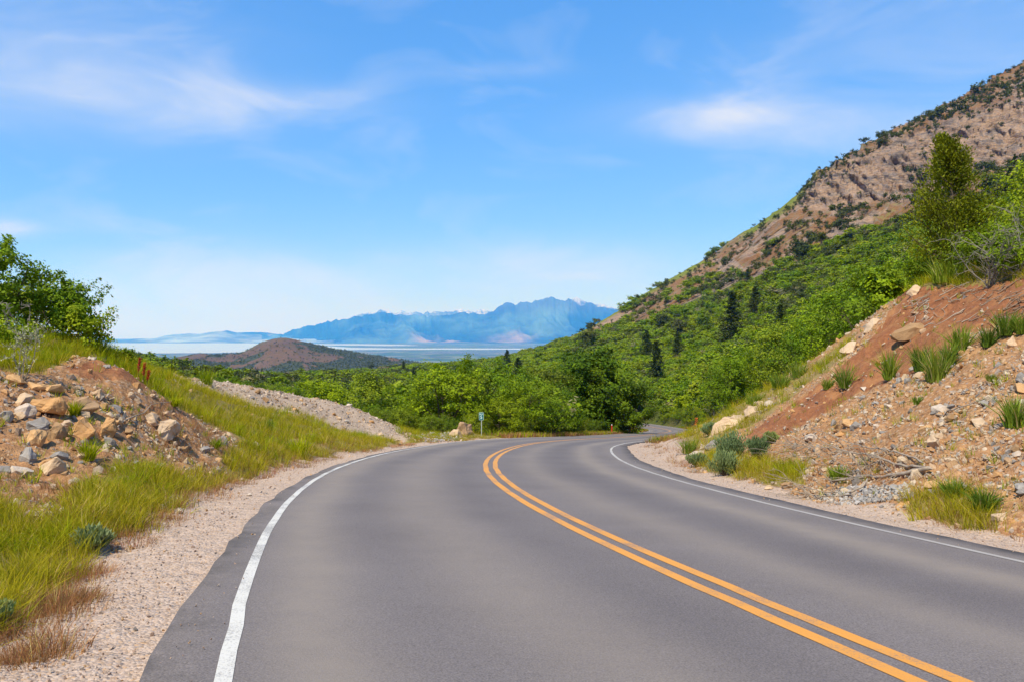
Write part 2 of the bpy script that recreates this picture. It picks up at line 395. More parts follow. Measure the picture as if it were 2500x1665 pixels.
def leaf_mat(name, dark, light, trans=.3, accent=None, rough=.62):
    """foliage: tone varies from leaf to leaf and from plant to plant"""
    n = NB(name)
    v = n.attr('var'); r = n.rnd()
    c = n.mix(v, dark, light)
    tint = n.ramp(r, [(0, (.55, .66, .6)), (.2, (.85, .92, .9)), (.5, (1.03, 1.02, .9)), (.78, (1.22, 1.15, .8)), (.9, (1.0, 1.0, 1.0)), (1, (1.15, .92, 1.3))])
    c = n.mix(1.0, c, tint, 'MULTIPLY')
    if accent: c = n.mix(n.math('GREATER_THAN', v, .94), c, accent)
    n.col(c); n.rough(rough); n.b.inputs['Specular IOR Level'].default_value = .12
    tr = n.N.new('ShaderNodeBsdfTranslucent'); n.link(n.mix(1.0, c, (1.25, 1.3, .55), 'MULTIPLY'), tr.inputs[0])
    ms = n.N.new('ShaderNodeMixShader'); ms.inputs[0].default_value = trans
    n.link(n.b.outputs[0], ms.inputs[1]); n.link(tr.outputs[0], ms.inputs[2]); n.link(ms.outputs[0], n.out.inputs[0])
    return n.m
def bark_mat(name, c): 
    n = NB(name); p = n.obj(); f = n.noise(p, 14, 6, .65); n.col(n.mix(f, tuple(v * .5 for v in c), tuple(v * 1.35 for v in c))); n.bump(n.noise(p, 40, 4), .5, .01); return n.m

def mat_asphalt():
    n = NB('asphalt'); p = n.pos(); off = n.attr('off'); sp = n.attr('along')
    grain = n.noise(p, 85, 3, .7); grain2 = n.voro(p, 130); blot = n.noise(p, .55, 5, .6); blot2 = n.noise(p, 3.0, 5, .6)
    base = n.mix(n.ramp(blot, [(.3, 0.0), (.7, 1.0)]), (.150, .130, .124), (.188, .164, .155))
    base = n.mix(n.ramp(grain, [(.36, 0.0), (.64, 1.0)]), n.mix(1, base, (.62, .62, .63), 'MULTIPLY'), n.mix(1, base, (1.28, 1.27, 1.26), 'MULTIPLY'))
    base = n.mix(n.math('MULTIPLY', n.ramp(grain2, [(.0, 1.0), (.16, 0.0)]), .35), base, (.3, .285, .275))
    wob = n.math('MULTIPLY', n.math('SUBTRACT', n.noise(p, .35, 3), .5), .55)
    oo = n.math('ADD', off, wob)
    def band(c, w, a):
        d = n.math('DIVIDE', n.math('SUBTRACT', oo, c), w); return n.math('MULTIPLY', n.math('EXPONENT', n.math('MULTIPLY', n.math('MULTIPLY', d, d), -1.0)), a)
    dust = None
    for c, w, a in [(1.0, .34, .46), (2.72, .34, .72), (-1.6, .50, .46), (-3.05, .34, .70), (3.75, .25, .30)]:
        b = band(c, w, a); dust = b if dust is None else n.math('ADD', dust, b)
    dust = n.math('MULTIPLY', dust, n.math('ADD', .45, n.math('MULTIPLY', blot2, 1.0)))
    base = n.mix(dust, base, (.248, .208, .172))
    tyre = n.math('ADD', band(1.85, .42, .30), band(-.75, .34, .25))
    tyre = n.math('ADD', tyre, band(-2.35, .34, .18))
    base = n.mix(tyre, base, (.088, .080, .086))
    edge = n.math('MULTIPLY', n.ramp(n.math('ADD', n.attr('edge'), n.math('MULTIPLY', n.math('SUBTRACT', blot2, .5), .4)), [(.0, 1.0), (.35, 0.0)]), n.ramp(n.noise(p, 1.4, 5, .7), [(.42, 0.0), (.62, .8)]))
    base = n.mix(edge, base, (.062, .057, .056))
    spk = n.ramp(n.voro(p, 34), [(.10, 1.0), (.16, 0.0)]); base = n.mix(n.math('MULTIPLY', spk, .5), base, n.mix(n.ramp(n.noise(p, 60, 1), [(.45, .0), (.55, 1.0)]), (.07, .065, .063), (.27, .25, .23)))
    n.col(base); n.rough(.86); n.bump(n.math('ADD', grain, n.math('MULTIPLY', grain2, .6)), .35, .006)
    return n.m
def mat_paint(name, c, wear, dirt):
    n = NB(name); p = n.pos(); g = n.noise(p, 70, 4, .7); b = n.noise(p, 1.1, 5, .65)
    col = n.mix(n.ramp(g, [(.35, .0), (.65, 1.0)]), tuple(v * .88 for v in c), c)
    w = n.math('MULTIPLY', n.ramp(n.math('ADD', n.math('MULTIPLY', g, .6), n.math('MULTIPLY', b, .55)), [(wear, 0.0), (wear + .12, 1.0)]), .85)
    fade = n.attr('fade')
    col = n.mix(w, col, (.17, .155, .15)); col = n.mix(fade, col, dirt)
    n.col(col); n.rough(.7); n.bump(g, .25, .004); return n.m
def mat_near_ground():
    n = NB('roadside_earth'); p = n.pos(); m = n.attr('mask', 'Color'); sp = n.N.new('ShaderNodeSeparateColor'); n.link(m, sp.inputs[0])
    grass, red, grav = sp.outputs; spoil = n.attr('spoil')
    f1 = n.noise(p, 1.3, 6, .65); f2 = n.noise(p, 9, 6, .7); f3 = n.noise(p, 42, 4, .7)
    cell = n.voro(p, 10, 'Color'); cells = n.N.new('ShaderNodeSeparateColor'); n.link(cell, cells.inputs[0])
    cd = n.voro(p, 10, 'Distance'); fine = n.voro(p, 48, 'Distance'); finec = n.voro(p, 48, 'Color'); fs = n.N.new('ShaderNodeSeparateColor'); n.link(finec, fs.inputs[0])
    tan = n.mix(n.ramp(f1, [(.3, 0.0), (.7, 1.0)]), (.36, .18, .078), (.48, .285, .145))
    tan = n.mix(n.ramp(f2, [(.35, .0), (.7, 1.0)]), n.mix(1, tan, (.55, .50, .46), 'MULTIPLY'), n.mix(1, tan, (1.2, 1.17, 1.12), 'MULTIPLY'))
    tan = n.mix(n.math('MULTIPLY', n.ramp(cd, [(.18, 1.0), (.42, 0.0)]), .55), tan, n.ramp(cells.outputs[0], [(0, (.50, .36, .24)), (.35, (.56, .33, .15)), (.6, (.60, .50, .38)), (.85, (.33, .33, .34)), (1, (.55, .42, .28))]))
    redc = n.mix(n.ramp(f2, [(.3, 0.0), (.7, 1.0)]), (.185, .065, .026), (.33, .135, .058))
    redc = n.mix(n.math('MULTIPLY', n.ramp(f3, [(.55, .0), (.75, 1.0)]), .4), redc, (.46, .27, .15))
    redc = n.mix(n.ramp(f1, [(.46, .0), (.62, .7)]), redc, (.40, .19, .075)); redc = n.mix(n.ramp(f1, [(.30, .6), (.42, .0)]), redc, (.15, .06, .03))
    grv = n.mix(n.ramp(f2, [(.3, .0), (.7, 1.0)]), (.34, .245, .18), (.455, .34, .255))
    grv = n.mix(.6, grv, n.ramp(fs.outputs[0], [(0, (.25, .195, .165)), (.2, (.46, .33, .24)), (.5, (.55, .415, .32)), (.75, (.60, .48, .39)), (.93, (.52, .31, .15)), (1, (.25, .235, .225))]))
    spo = n.mix(n.ramp(f2, [(.3, 0.0), (.7, 1.0)]), (.34, .25, .18), (.48, .37, .27))
    gr = n.mix(n.ramp(f2, [(.3, .0), (.7, 1.0)]), (.20, .155, .05), (.26, .24, .06))
    gr = n.mix(n.math('MULTIPLY', n.ramp(f1, [(.45, 0.0), (.65, 1.0)]), .5), gr, (.36, .25, .14))
    jit = n.math('MULTIPLY', n.math('SUBTRACT', n.noise(p, 2.4, 6, .7), .5), 1.1)
    def th(s): return n.ramp(n.math('ADD', s, n.math('MULTIPLY', jit, .8)), [(.38, 0.0), (.62, 1.0)])
    c = n.mix(th(spoil), tan, spo); c = n.mix(th(red), c, redc); c = n.mix(th(grav), c, grv); c = n.mix(n.math('MULTIPLY', th(grass), .8), c, gr)
    n.col(c); n.rough(.95)
    h = n.math('ADD', n.math('MULTIPLY', f2, .6), n.math('ADD', n.math('MULTIPLY', f3, .25), n.math('MULTIPLY', n.math('SUBTRACT', 1.0, fine), .30)))
    n.bump(n.math('ADD', h, n.math('MULTIPLY', n.math('SUBTRACT', 1.0, cd), .5)), .9, .045)
    return n.m
def mat_wide_ground():
    n = NB('hillside_earth'); p = n.pos(); m = n.attr('mask', 'Color'); sp = n.N.new('ShaderNodeSeparateColor'); n.link(m, sp.inputs[0])
    rock, soil, lime = sp.outputs
    f1 = n.noise(p, .035, 6, .62); f2 = n.noise(p, .16, 6, .68); f3 = n.noise(p, .7, 5, .7)
    fl = n.mix(n.ramp(f2, [(.3, .0), (.7, 1.0)]), (.06, .08, .008), (.13, .15, .02))
    fl = n.mix(n.math('MULTIPLY', n.ramp(f1, [(.5, 0.0), (.68, 1.0)]), .6), fl, (.21, .15, .06))
    so = n.mix(n.ramp(f1, [(.34, .0), (.66, 1.0)]), (.27, .12, .045), (.30, .175, .08))
    so = n.mix(n.ramp(f3, [(.35, .0), (.65, 1.0)]), n.mix(1, so, (.7, .68, .66), 'MULTIPLY'), so)
    so = n.mix(n.math('MULTIPLY', n.ramp(f2, [(.5, 0.0), (.62, 1.0)]), .75), so, n.mix(f3, (.15, .13, .10), (.27, .225, .17)))
    so = n.mix(n.math('MULTIPLY', n.ramp(n.noise(p, .09, 5, .65), [(.56, 0.0), (.66, 1.0)]), .7), so, (.22, .225, .06))
    xyz = n.sep(p); cv = n.N.new('ShaderNodeCombineXYZ'); n.link(xyz[0], cv.inputs[0]); n.link(xyz[1], cv.inputs[1]); n.link(n.math('MULTIPLY', xyz[2], 3.2), cv.inputs[2])
    st = n.noise(cv.outputs[0], .045, 7, .72, .6); st2 = n.noise(cv.outputs[0], .25, 5, .7)
    ro = n.ramp(st, [(.30, (.085, .07, .062)), (.38, (.20, .16, .135)), (.46, (.34, .265, .21)), (.53, (.48, .31, .19)), (.60, (.38, .285, .22)), (.70, (.17, .145, .125))])
    ro = n.mix(n.ramp(st2, [(.36, .0), (.6, 1.0)]), n.mix(1, ro, (.6, .58, .58), 'MULTIPLY'), ro)
    ro = n.mix(n.ramp(n.noise(p, .012, 4, .6), [(.48, 0.0), (.62, .6)]), ro, n.mix(1, ro, (.72, .76, .84), 'MULTIPLY'))
    li = n.mix(n.ramp(f2, [(.3, .0), (.7, 1.0)]), (.13, .165, .02), (.22, .235, .035))
    c = n.mix(soil, fl, so); c = n.mix(lime, c, li); c = n.mix(rock, c, ro)
    n.col(c); n.rough(.95)
    n.bump(n.math('ADD', n.math('MULTIPLY', st, 1.0), n.math('ADD', n.math('MULTIPLY', st2, .5), n.math('MULTIPLY', f3, .2))), 1.0, 3.5)
    return n.m

# ------------------------------------------------------------------ road and its markings
def strip(name, offs, ia, ib, dz, mat, parent=None, step=1, thick=0.0, extra=None):
    idx = np.arange(ia, ib, step); cols = []
    for o in offs:
        oo = o[idx] if isinstance(o, np.ndarray) else np.full(len(idx), o)
        cols.append(road_pt(idx, oo, dz))
    V = np.stack(cols, 1); nr, nc = V.shape[:2]; off = np.stack([(o[idx] if isinstance(o, np.ndarray) else np.full(len(idx), o)) for o in offs], 1)
    V = V.reshape(-1, 3); Fq = grid_faces(nr, nc)
    me = mesh_np(name, V, Fq, True)
    attr(me, 'off', off); attr(me, 'along', np.repeat(SS[idx], nc))
    if extra: extra(me, idx, off)
    return add(name, me, mat, parent)
iA, iB = 0, len(SS) - 1
fr = np.linspace(0, 1, 23)
jag = .055 * fbm(SS * 1.9, SS * 0 + 3, 3, 61) + .06 * fbm(SS * .5, SS * 0, 3, 62)
ELj = EL + jag; ERj = ER + np.roll(jag, 77)
road_offs = [-ELj - .03] + [-ELj + (ELj + ERj) * f for f in fr] + [ERj + .03]
def road_extra(me, idx, off):
    e = np.minimum(off + ELj[idx][:, None], ERj[idx][:, None] - off); attr(me, 'edge', np.clip(e, 0, 5))
road = strip('road', road_offs, iA, iB, 0.0, mat_asphalt(), extra=road_extra)
v = np.empty(len(road.data.vertices) * 3, np.float32); road.data.vertices.foreach_get('co', v); v = v.reshape(-1, 25, 3); v[:, 0, 2] -= .075; v[:, -1, 2] -= .075
road.data.vertices.foreach_set('co', v.ravel()); tag(road, 'grey two-lane asphalt road curving downhill to the right', 'road', kind='structure')
WHITE = mat_paint('white_paint', (.66, .63, .56), .56, (.33, .30, .275)); YEL = mat_paint('yellow_paint', (.68, .30, .055), .58, (.46, .27, .13))
def fade(fx, fy):
    def f(me, idx, off): attr(me, 'fade', np.repeat(np.interp(SS[idx], fx, fy), off.shape[1]))
    return f
k1 = i0 + int(175 / DS)
wj = .012 * fbm(SS * 2.6, SS * 0 + 9, 3, 71)
strip('edge_line', [-WL - .042 + wj, -WL + .042 + wj], iA, k1, .004, WHITE, road, extra=fade([0, 9, 14, 22, 30, 60, 230], [.02, .02, .12, .30, .38, .3, .25]))
strip('edge_line', [WR - .042 + wj, WR + .042 + wj], iA, iB, .004, WHITE, road, extra=fade([0, 10, 20, 28, 34, 60, 230], [.86, .86, .80, .50, .34, .3, .25]))
strip('centre_line', [-.178 + wj, -.06 + wj], iA, iB, .004, YEL, road, extra=fade([0, 20, 40, 80], [0, .08, .3, .55]))
strip('centre_line', [.06 - wj, .178 - wj], iA, iB, .004, YEL, road, extra=fade([0, 20, 40, 80], [0, .08, .3, .55]))

# ------------------------------------------------------------------ near ground
POLY = {
 'verge_l': [(-500, 1900), (-500, 1260), (0, 1255), (120, 1295), (160, 1240), (215, 1165), (300, 1145), (380, 1150), (480, 1165), (560, 1170), (545, 1112), (590, 1075), (640, 1060), (800, 1078), (960, 1082), (1015, 1076), (930, 1098), (800, 1125), (640, 1168), (560, 1215), (430, 1285), (300, 1335), (200, 1395), (80, 1475), (-60, 1570)],
 'hollow_l': [(345, 895), (420, 925), (500, 955), (600, 985), (700, 1008), (790, 1028), (870, 1060), (955, 1080), (800, 1105), (640, 1100), (560, 1056), (500, 1034), (430, 994), (380, 946)],
 'top_l': [(-600, 700), (-600, 915), (0, 900), (60, 915), (120, 890), (180, 876), (285, 868), (330, 885), (330, 820), (200, 780)],
 'spoil': [(405, 918), (490, 925), (572, 927), (640, 945), (708, 955), (809, 973), (877, 990), (928, 1015), (985, 1045), (1020, 1066), (975, 1080), (870, 1056), (780, 1024), (690, 1003), (600, 978), (500, 950), (420, 930)],
 'red_l': [(150, 890), (290, 880), (420, 985), (380, 960), (300, 930), (200, 925)],
 'red_r': [(2190, 700), (2215, 690), (2300, 670), (2900, 650), (2900, 770), (2500, 790), (2420, 800), (2350, 830), (2280, 900), (2180, 925), (2100, 960), (2010, 1012), (1920, 1062), (1830, 1095), (1790, 1088), (1860, 1040), (1950, 972), (2050, 896), (2110, 850), (2150, 800), (2180, 750)],
 'crest_r': [(1650, 1060), (1740, 990), (1830, 965), (1917, 920), (2000, 875), (2060, 835), (2095, 822), (2060, 880), (1975, 940), (1890, 995), (1800, 1060), (1770, 1110), (1680, 1110), (1630, 1085)],
 'toe_r': [(1640, 1100), (1760, 1110), (1850, 1120), (1960, 1140), (1970, 1185), (1880, 1190), (1760, 1165), (1690, 1135)],
 'toe_r2': [(2210, 1220), (2260, 1195), (2330, 1180), (2420, 1215), (2440, 1290), (2360, 1300), (2260, 1275)],
 'top_r': [(2120, 640), (2500, 560), (3200, 400), (3200, 640), (2500, 688), (2350, 696), (2240, 706), (2190, 716)],
 'sign_l': [(960, 1050), (1060, 1040), (1200, 1045), (1270, 1075), (1180, 1080), (1060, 1078), (1000, 1075)],
}
def near_masks(X, Y, Z):
    px, py = to_px(X, Y, Z)
    j1 = 16 * fbm(X * .9, Y * .9, 3, 81); j2 = 12 * fbm(X * .9 + 50, Y * .9, 3, 82)
    qx, qy = px + j1, py + j2
    idx, o = road_coords(X, Y); d = np.abs(o) - np.where(o < 0, EL[idx], ER[idx])
    g = np.zeros(len(X))
    for k in ('verge_l', 'hollow_l', 'top_l', 'crest_r', 'toe_r', 'toe_r2', 'top_r', 'sign_l'): g = np.maximum(g, inpoly(qx, qy, POLY[k]) * (0.6 if k in ('crest_r',) else 1.0))
    behind = (Y > 46) | ((px < 420) & (Y > 18)) | ((px > 1900) & (Y > 32))
    g = np.maximum(g, behind * 1.0)
    grav = np.where(o < 0, 1 - sstep(1.0, 1.5, d + .3 * fbm(X * 1.5, Y * 1.5, 2, 83)), 1 - sstep(.8, 1.4, d + .3 * fbm(X * 1.5, Y * 1.5, 2, 84)))
    nook = inpoly(px, py, [(1515, 1090), (1600, 1062), (1680, 1072), (1690, 1100), (1720, 1150), (1640, 1130), (1560, 1125)])
    grav = np.maximum(grav, nook * 1.0)
    red = np.maximum(inpoly(qx, qy, POLY['red_r']) * 1.0, inpoly(qx, qy, POLY['red_l']) * .75)
    spo = inpoly(qx, qy, POLY['spoil']) * (Y < 46) * 1.0
    g = g * (1 - grav)
    return g, red * (1 - grav), grav, spo, px, py, o, d
def build_near():
    u = np.concatenate([np.linspace(-1.9, -.78, 26)[:-1], np.linspace(-.78, .80, 560), np.linspace(.80, 1.9, 26)[1:]])
    y = np.geomspace(1.6, 60.5, 430)
    U, YY = np.meshgrid(u, y); X = (U * YY).ravel(); Y = YY.ravel()
    Z = ground(X, Y)
    g, red, grav, spo, px, py, o, d = near_masks(X, Y, Z)
    # loose rocky faces are lumpy, gravel is even
    lump = (1 - grav) * (1 - .7 * g) * sstep(.6, 1.6, d)
    Z = Z + lump * (.055 * ridged(X * 2.2, Y * 2.2, 4, 91) + .05 * fbm(X * 6, Y * 6, 3, 95) - .03)
    Z = Z + red * (.11 * (ridged(Y * 1.1 + .25 * X, X * .22, 4, 97) - .5) + .05 * fbm(X * 3, Y * 3, 3, 98))
    me = mesh_np('roadside_ground', np.stack([X, Y, Z], 1), grid_faces(len(y), len(u)), True)
    cattr(me, 'mask', np.stack([g, red, grav, np.ones_like(g)], 1)); attr(me, 'spoil', spo)
    o_ = add('roadside_ground', me, mat_near_ground()); tag(o_, 'rocky cut banks and gravel shoulders on both sides of the road', 'ground', kind='structure')
    xs = np.linspace(-60, 60, 61); ys = np.linspace(-40, 1.65, 30); XX, YY = np.meshgrid(xs, ys); X = XX.ravel(); Y = YY.ravel()
    idx, o = road_coords(X, Y); Z = RZ[idx] - RC[idx] * np.clip(o, -4.5, 4.5) - .14 + .35 * np.clip(np.abs(o) - 6, 0, 12)
    me = mesh_np('verge_ground', np.stack([X, Y, Z], 1), grid_faces(30, 61), True); n = len(X); d = np.abs(o) - 4
    cattr(me, 'mask', np.stack([(d > 1.6) * 1.0, np.zeros(n), (d <= 1.6) * 1.0, np.ones(n)], 1)); attr(me, 'spoil', np.zeros(n))
    b = add('verge_ground', me, o_.data.materials[0]); tag(b, 'gravel and grass verge of the road nearest the viewer', 'ground', kind='structure')
    return o_
NEAR = build_near()

# ------------------------------------------------------------------ wide ground: canyon, wooded hillside and cliffs
def build_wide():
    cpx = np.concatenate([np.linspace(-1450, -250, 60)[:-1], np.linspace(-250, 1250, 330)[:-1], np.linspace(1250, 2640, 520), np.linspace(2640, 4150, 60)[1:]])
    u = (cpx - CX) / F
    y = np.concatenate([np.geomspace(60, 560, 170)[:-1], np.linspace(560, 700, 80)[:-1], np.linspace(700, 775, 90)[:-1], np.linspace(775, 960, 90)[:-1], np.geomspace(960, 3000, 60)])
    U, YY = np.meshgrid(u, y); X = (U * YY).ravel(); Y = YY.ravel(); Z = ground(X, Y)
    px, py = to_px(X, Y, Z)
    Zs = Z.copy()
    Zg = Z.reshape(len(y), len(u)); gy = np.gradient(Zg, axis=0) / np.gradient(y)[:, None]; gx = np.gradient(Zg, axis=1) / (np.gradient(u)[None] * YY)
    slope = np.hypot(gx, gy).ravel()
    fx = np.interp(px, FORX, FORY); n1 = fbm(X / 40, Y / 40, 4, 101)
    above = sstep(-14, 14, fx - py + 34 * n1) * sstep(1330, 1420, px) * sstep(260, 340, Y)
    sky = np.interp(px, SKYX, SKYY)
    lime = above * sstep(1300, 1400, px) * (1 - sstep(1960, 2040, px)) * (1 - sstep(6, 20, py - sky + 14 * n1)) * (Y < 940)
    rockn = ridged(X / 30 + Y / 70, Y / 45, 4, 31)
    c = cliff_mask(px, py)
    rock = np.maximum(c * sstep(.35, .8, slope + .3 * n1 + .2), above * sstep(.50, .62, rockn + .15 * n1) * .85 * (1 - lime))
    upper = above * sstep(1940, 2010, px) * (py < np.interp(px, *zip(*CLIFF_BOT)) - 8)
    rock = np.maximum(rock, upper * sstep(.45, .62, rockn + .2 * n1) * .9)
    lower_crag = inpoly(px, py, [(2015, 590), (2035, 545), (2080, 530), (2130, 525), (2135, 555), (2100, 580), (2060, 590)]) | inpoly(px, py, [(1750, 665), (1760, 635), (1790, 630), (1815, 655), (1800, 690), (1720, 730), (1690, 720)])
    rock = np.maximum(rock, lower_crag * .9)
    soil = above * (1 - .0 * lime)
    knoll = inpoly(px, py, [(880, 925), (910, 900), (930, 902), (960, 920), (945, 922), (918, 908), (890, 928)]) * 1.0
    soil = np.maximum(soil, knoll)
    crag = np.maximum(c, .55 * rock) * sstep(380, 480, Y)
    push = crag * (3.5 * (ridged(X / 60 + Z / 60, Z / 8, 3, 141) - .5) + 2.0 * (ridged(X / 7, Z / 9, 3, 145) - .5) + 14 * (ridged(X / 21 + Z / 45, Z / 110, 5, 149) - .5))
    k_ = 1 - push / Y; X = X * k_; Y = Y * k_; Z = Z * k_
    me = mesh_np('mountain', np.stack([X, Y, Z], 1), grid_faces(len(y), len(u)), True)
    cattr(me, 'mask', np.stack([rock, soil, lime, np.ones_like(rock)], 1))
    o = add('mountain', me, mat_wide_ground()); tag(o, 'steep mountainside with grey-tan cliffs above a wooded slope', 'mountain', kind='structure')
build_wide()

# ------------------------------------------------------------------ brown hill in the canyon mouth
HX = [380, 436, 477, 521, 582, 606, 640, 667, 687, 718, 752, 792, 843, 894, 945, 996, 1060, 1150]
HYP = [885, 872, 863, 865, 863, 853, 836, 827, 825, 828, 836, 846, 855, 865, 871, 880, 892, 905]
def build_hill():
    px = np.linspace(300, 1180, 330); y = np.concatenate([np.linspace(2050, 2900, 120)[:-1], np.linspace(2900, 3500, 40)])
    crest = np.interp(px, HX, HYP); k = np.exp(-.5 * (np.arange(-9, 10) / 3.0) ** 2); k /= k.sum(); crest = np.convolve(np.pad(crest, 9, mode='edge'), k, 'valid')
    PX, YY = np.meshgrid(px, y); X = (PX - CX) / F * YY; cz = -(crest - YH) / F * 2900.0
    t = np.clip((YY - 2050) / 850, 0, 1); prof = np.where(YY < 2900, t ** .85, 1 - sstep(2900, 3500, YY) * .9)
    gul = ridged(X / 190 + YY / 500, YY / 420, 4, 111) - .5
    Z = -170 + (cz[None] + 170) * prof + 15 * gul * np.sin(np.clip(t, 0, 1) * math.pi) * (YY < 2900) + 3 * fbm(X / 40, YY / 40, 3, 113)
    me = mesh_np('hill', np.stack([X.ravel(), YY.ravel(), Z.ravel()], 1), grid_faces(len(y), len(px)), True)
    pxx, pyy = to_px(X.ravel(), YY.ravel(), Z.ravel())
    g = fbm(X / 130, YY / 130, 4, 115).ravel() - .8 * gul.ravel() * 1.0
    green = sstep(.05, .35, g + np.interp(pyy, [830, 860, 900, 930], [-.35, .02, .22, .4]))
    attr(me, 'green', green)
    n = NB('brown_hill_earth'); p = n.pos(); f1 = n.noise(p, .006, 6, .65); f2 = n.noise(p, .05, 6, .7); f3 = n.noise(p, .012, 5, .65)
    c = n.mix(n.ramp(f1, [(.35, .0), (.65, 1.0)]), (.105, .066, .040), (.160, .095, .055))
    c = n.mix(n.ramp(f3, [(.52, .0), (.62, .8)]), c, (.11, .088, .05)); c = n.mix(n.ramp(f3, [(.30, .6), (.36, .0)]), c, (.20, .17, .06))
    c = n.mix(n.ramp(n.math('ADD', n.attr('green'), n.math('MULTIPLY', n.math('SUBTRACT', f2, .5), 1.6)), [(.5, .0), (.62, .85)]), c, (.038, .06, .03))
    c = n.mix(n.math('MULTIPLY', n.ramp(f2, [(.5, 0.0), (.62, 1.0)]), .45), c, (.05, .055, .028))
    n.col(c); n.bump(f2, .8, 6.0)
    tag(add('hill', me, n.m), 'round reddish brown hill with dark shrub patches', 'hill', kind='structure')
    return X, YY, Z, green.reshape(X.shape)
HILL = build_hill()

# ------------------------------------------------------------------ valley plain, lake and far ranges (true distances, metres)
VZ = -400.0
def build_valley():
    xs = np.linspace(-60000, 60000, 61); ys = np.linspace(2500, 62000, 60); XX, YY = np.meshgrid(xs, ys)
    me = mesh_np('valley_floor', np.stack([XX.ravel(), YY.ravel(), np.full(XX.size, VZ)], 1), grid_faces(60, 61), True)
    n = NB('valley_fields'); p = n.pos(); xyz = n.sep(p)
    cv = n.N.new('ShaderNodeCombineXYZ'); n.link(xyz[0], cv.inputs[0]); n.link(n.math('MULTIPLY', xyz[1], .6), cv.inputs[1])
    fld = n.voro(cv.outputs[0], .0026, 'Color'); s = n.N.new('ShaderNodeSeparateColor'); n.link(fld, s.inputs[0])
    c = n.ramp(s.outputs[0], [(0, (.05, .09, .03)), (.3, (.08, .13, .04)), (.5, (.14, .17, .07)), (.7, (.20, .18, .12)), (.85, (.06, .08, .06)), (1, (.11, .16, .05))])
    town = n.ramp(n.noise(p, .0004, 4, .6), [(.48, 0.0), (.6, 1.0)]); spk = n.ramp(n.voro(p, .006, 'Distance'), [(.1, 1.0), (.24, 0.0)])
    c = n.mix(n.math('MULTIPLY', town, .75), c, (.10, .115, .12)); c = n.mix(n.math('MULTIPLY', spk, n.math('MULTIPLY', town, .8)), c, (.62, .60, .57))
    n.col(c)
    tag(add('valley_floor', me, n.m), 'flat valley of fields and a town below the mountains', 'valley', kind='structure')
    # lake outline, read at the water's level
    def at(px, py): Y = -(VZ + 3) * F / (py - YH); return ((px - CX) / F * Y, Y, VZ + 3)
    def sheet(name, near, far, label, mat):
        xs = np.linspace(near[0][0], near[-1][0], 120); a = np.interp(xs, *zip(*near)) + .35 * fbm(xs / 22, xs * 0, 3, 131); b = np.interp(xs, *zip(*far)) + .12 * fbm(xs / 30, xs * 0, 3, 133)
        a = np.maximum(a, b + .02); V = [at(x, q) for x, q in zip(xs, a)] + [at(x, q) for x, q in zip(xs, b)]
        o = add(name, mesh_np(name, np.array(V), grid_faces(2, 120)), mat); tag(o, label, 'lake', kind='structure'); return o
    n = NB('lake_water'); n.col((.46, .46, .38)); n.rough(.35); n.b.inputs['Specular IOR Level'].default_value = .6
    n.bump(n.noise(n.pos(), .05, 4), .12, 2.0)
    sheet('lake', [(-900, 866), (300, 862.5), (520, 861.5), (620, 859), (760, 856), (900, 853.5), (1100, 853.5), (1300, 853.5), (1450, 852)],
          [(-900, 836.6), (300, 837.6), (620, 837.8), (760, 842), (860, 848.5), (960, 850), (1100, 850), (1300, 850.5), (1450, 851.5)], 'pale cream lake stretching across the valley', n.m)
    sheet('lake', [(740, 842.5), (860, 843.5), (960, 844.5), (1020, 843.8)], [(740, 839.5), (860, 839.6), (960, 840.8), (1020, 843.0)], 'thin pale bay of the lake behind a dark spit', n.m)
build_valley()
def far_mat(name, base, tan, snow_from, snow_amt, tan_amt):
    n = NB(name); p = n.pos(); xyz = n.sep(p)
    f = n.noise(p, .00035, 7, .65); f2 = n.noise(p, .0016, 6, .7)
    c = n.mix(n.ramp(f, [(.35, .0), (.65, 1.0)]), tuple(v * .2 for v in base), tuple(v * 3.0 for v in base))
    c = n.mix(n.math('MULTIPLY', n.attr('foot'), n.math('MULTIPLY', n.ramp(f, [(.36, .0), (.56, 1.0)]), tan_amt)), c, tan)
    c = n.mix(n.ramp(n.attr('gully'), [(.0, .75), (.22, .0)]), c, n.mix(1, c, (1.7, 1.6, 1.5), 'MULTIPLY')); c = n.mix(n.ramp(n.attr('gully'), [(.0, .0), (.3, .8)]), c, (.012, .028, .022))  # relief shading painted into the colour: spurs lighter, gullies darker
    hgt = n.math('ADD', n.math('DIVIDE', n.math('SUBTRACT', xyz[2], snow_from), 500.0), n.math('MULTIPLY', n.math('SUBTRACT', f2, .5), 2.6))
    hgt = n.math('ADD', hgt, n.math('MULTIPLY', n.attr('gully'), 2.2))
    c = n.mix(n.math('MULTIPLY', n.ramp(hgt, [(.35, 0.0), (.75, 1.0)]), snow_amt), c, (.85, .87, .9))
    c = n.mix(n.math('MULTIPLY', n.ramp(n.math('DIVIDE', n.math('SUBTRACT', xyz[2], snow_from - 900), 900.0), [(.3, .0), (1, 1.0)]), .5), c, (.10, .105, .11))
    n.col(c); n.bump(f2, 1.0, 160.0); return n.m
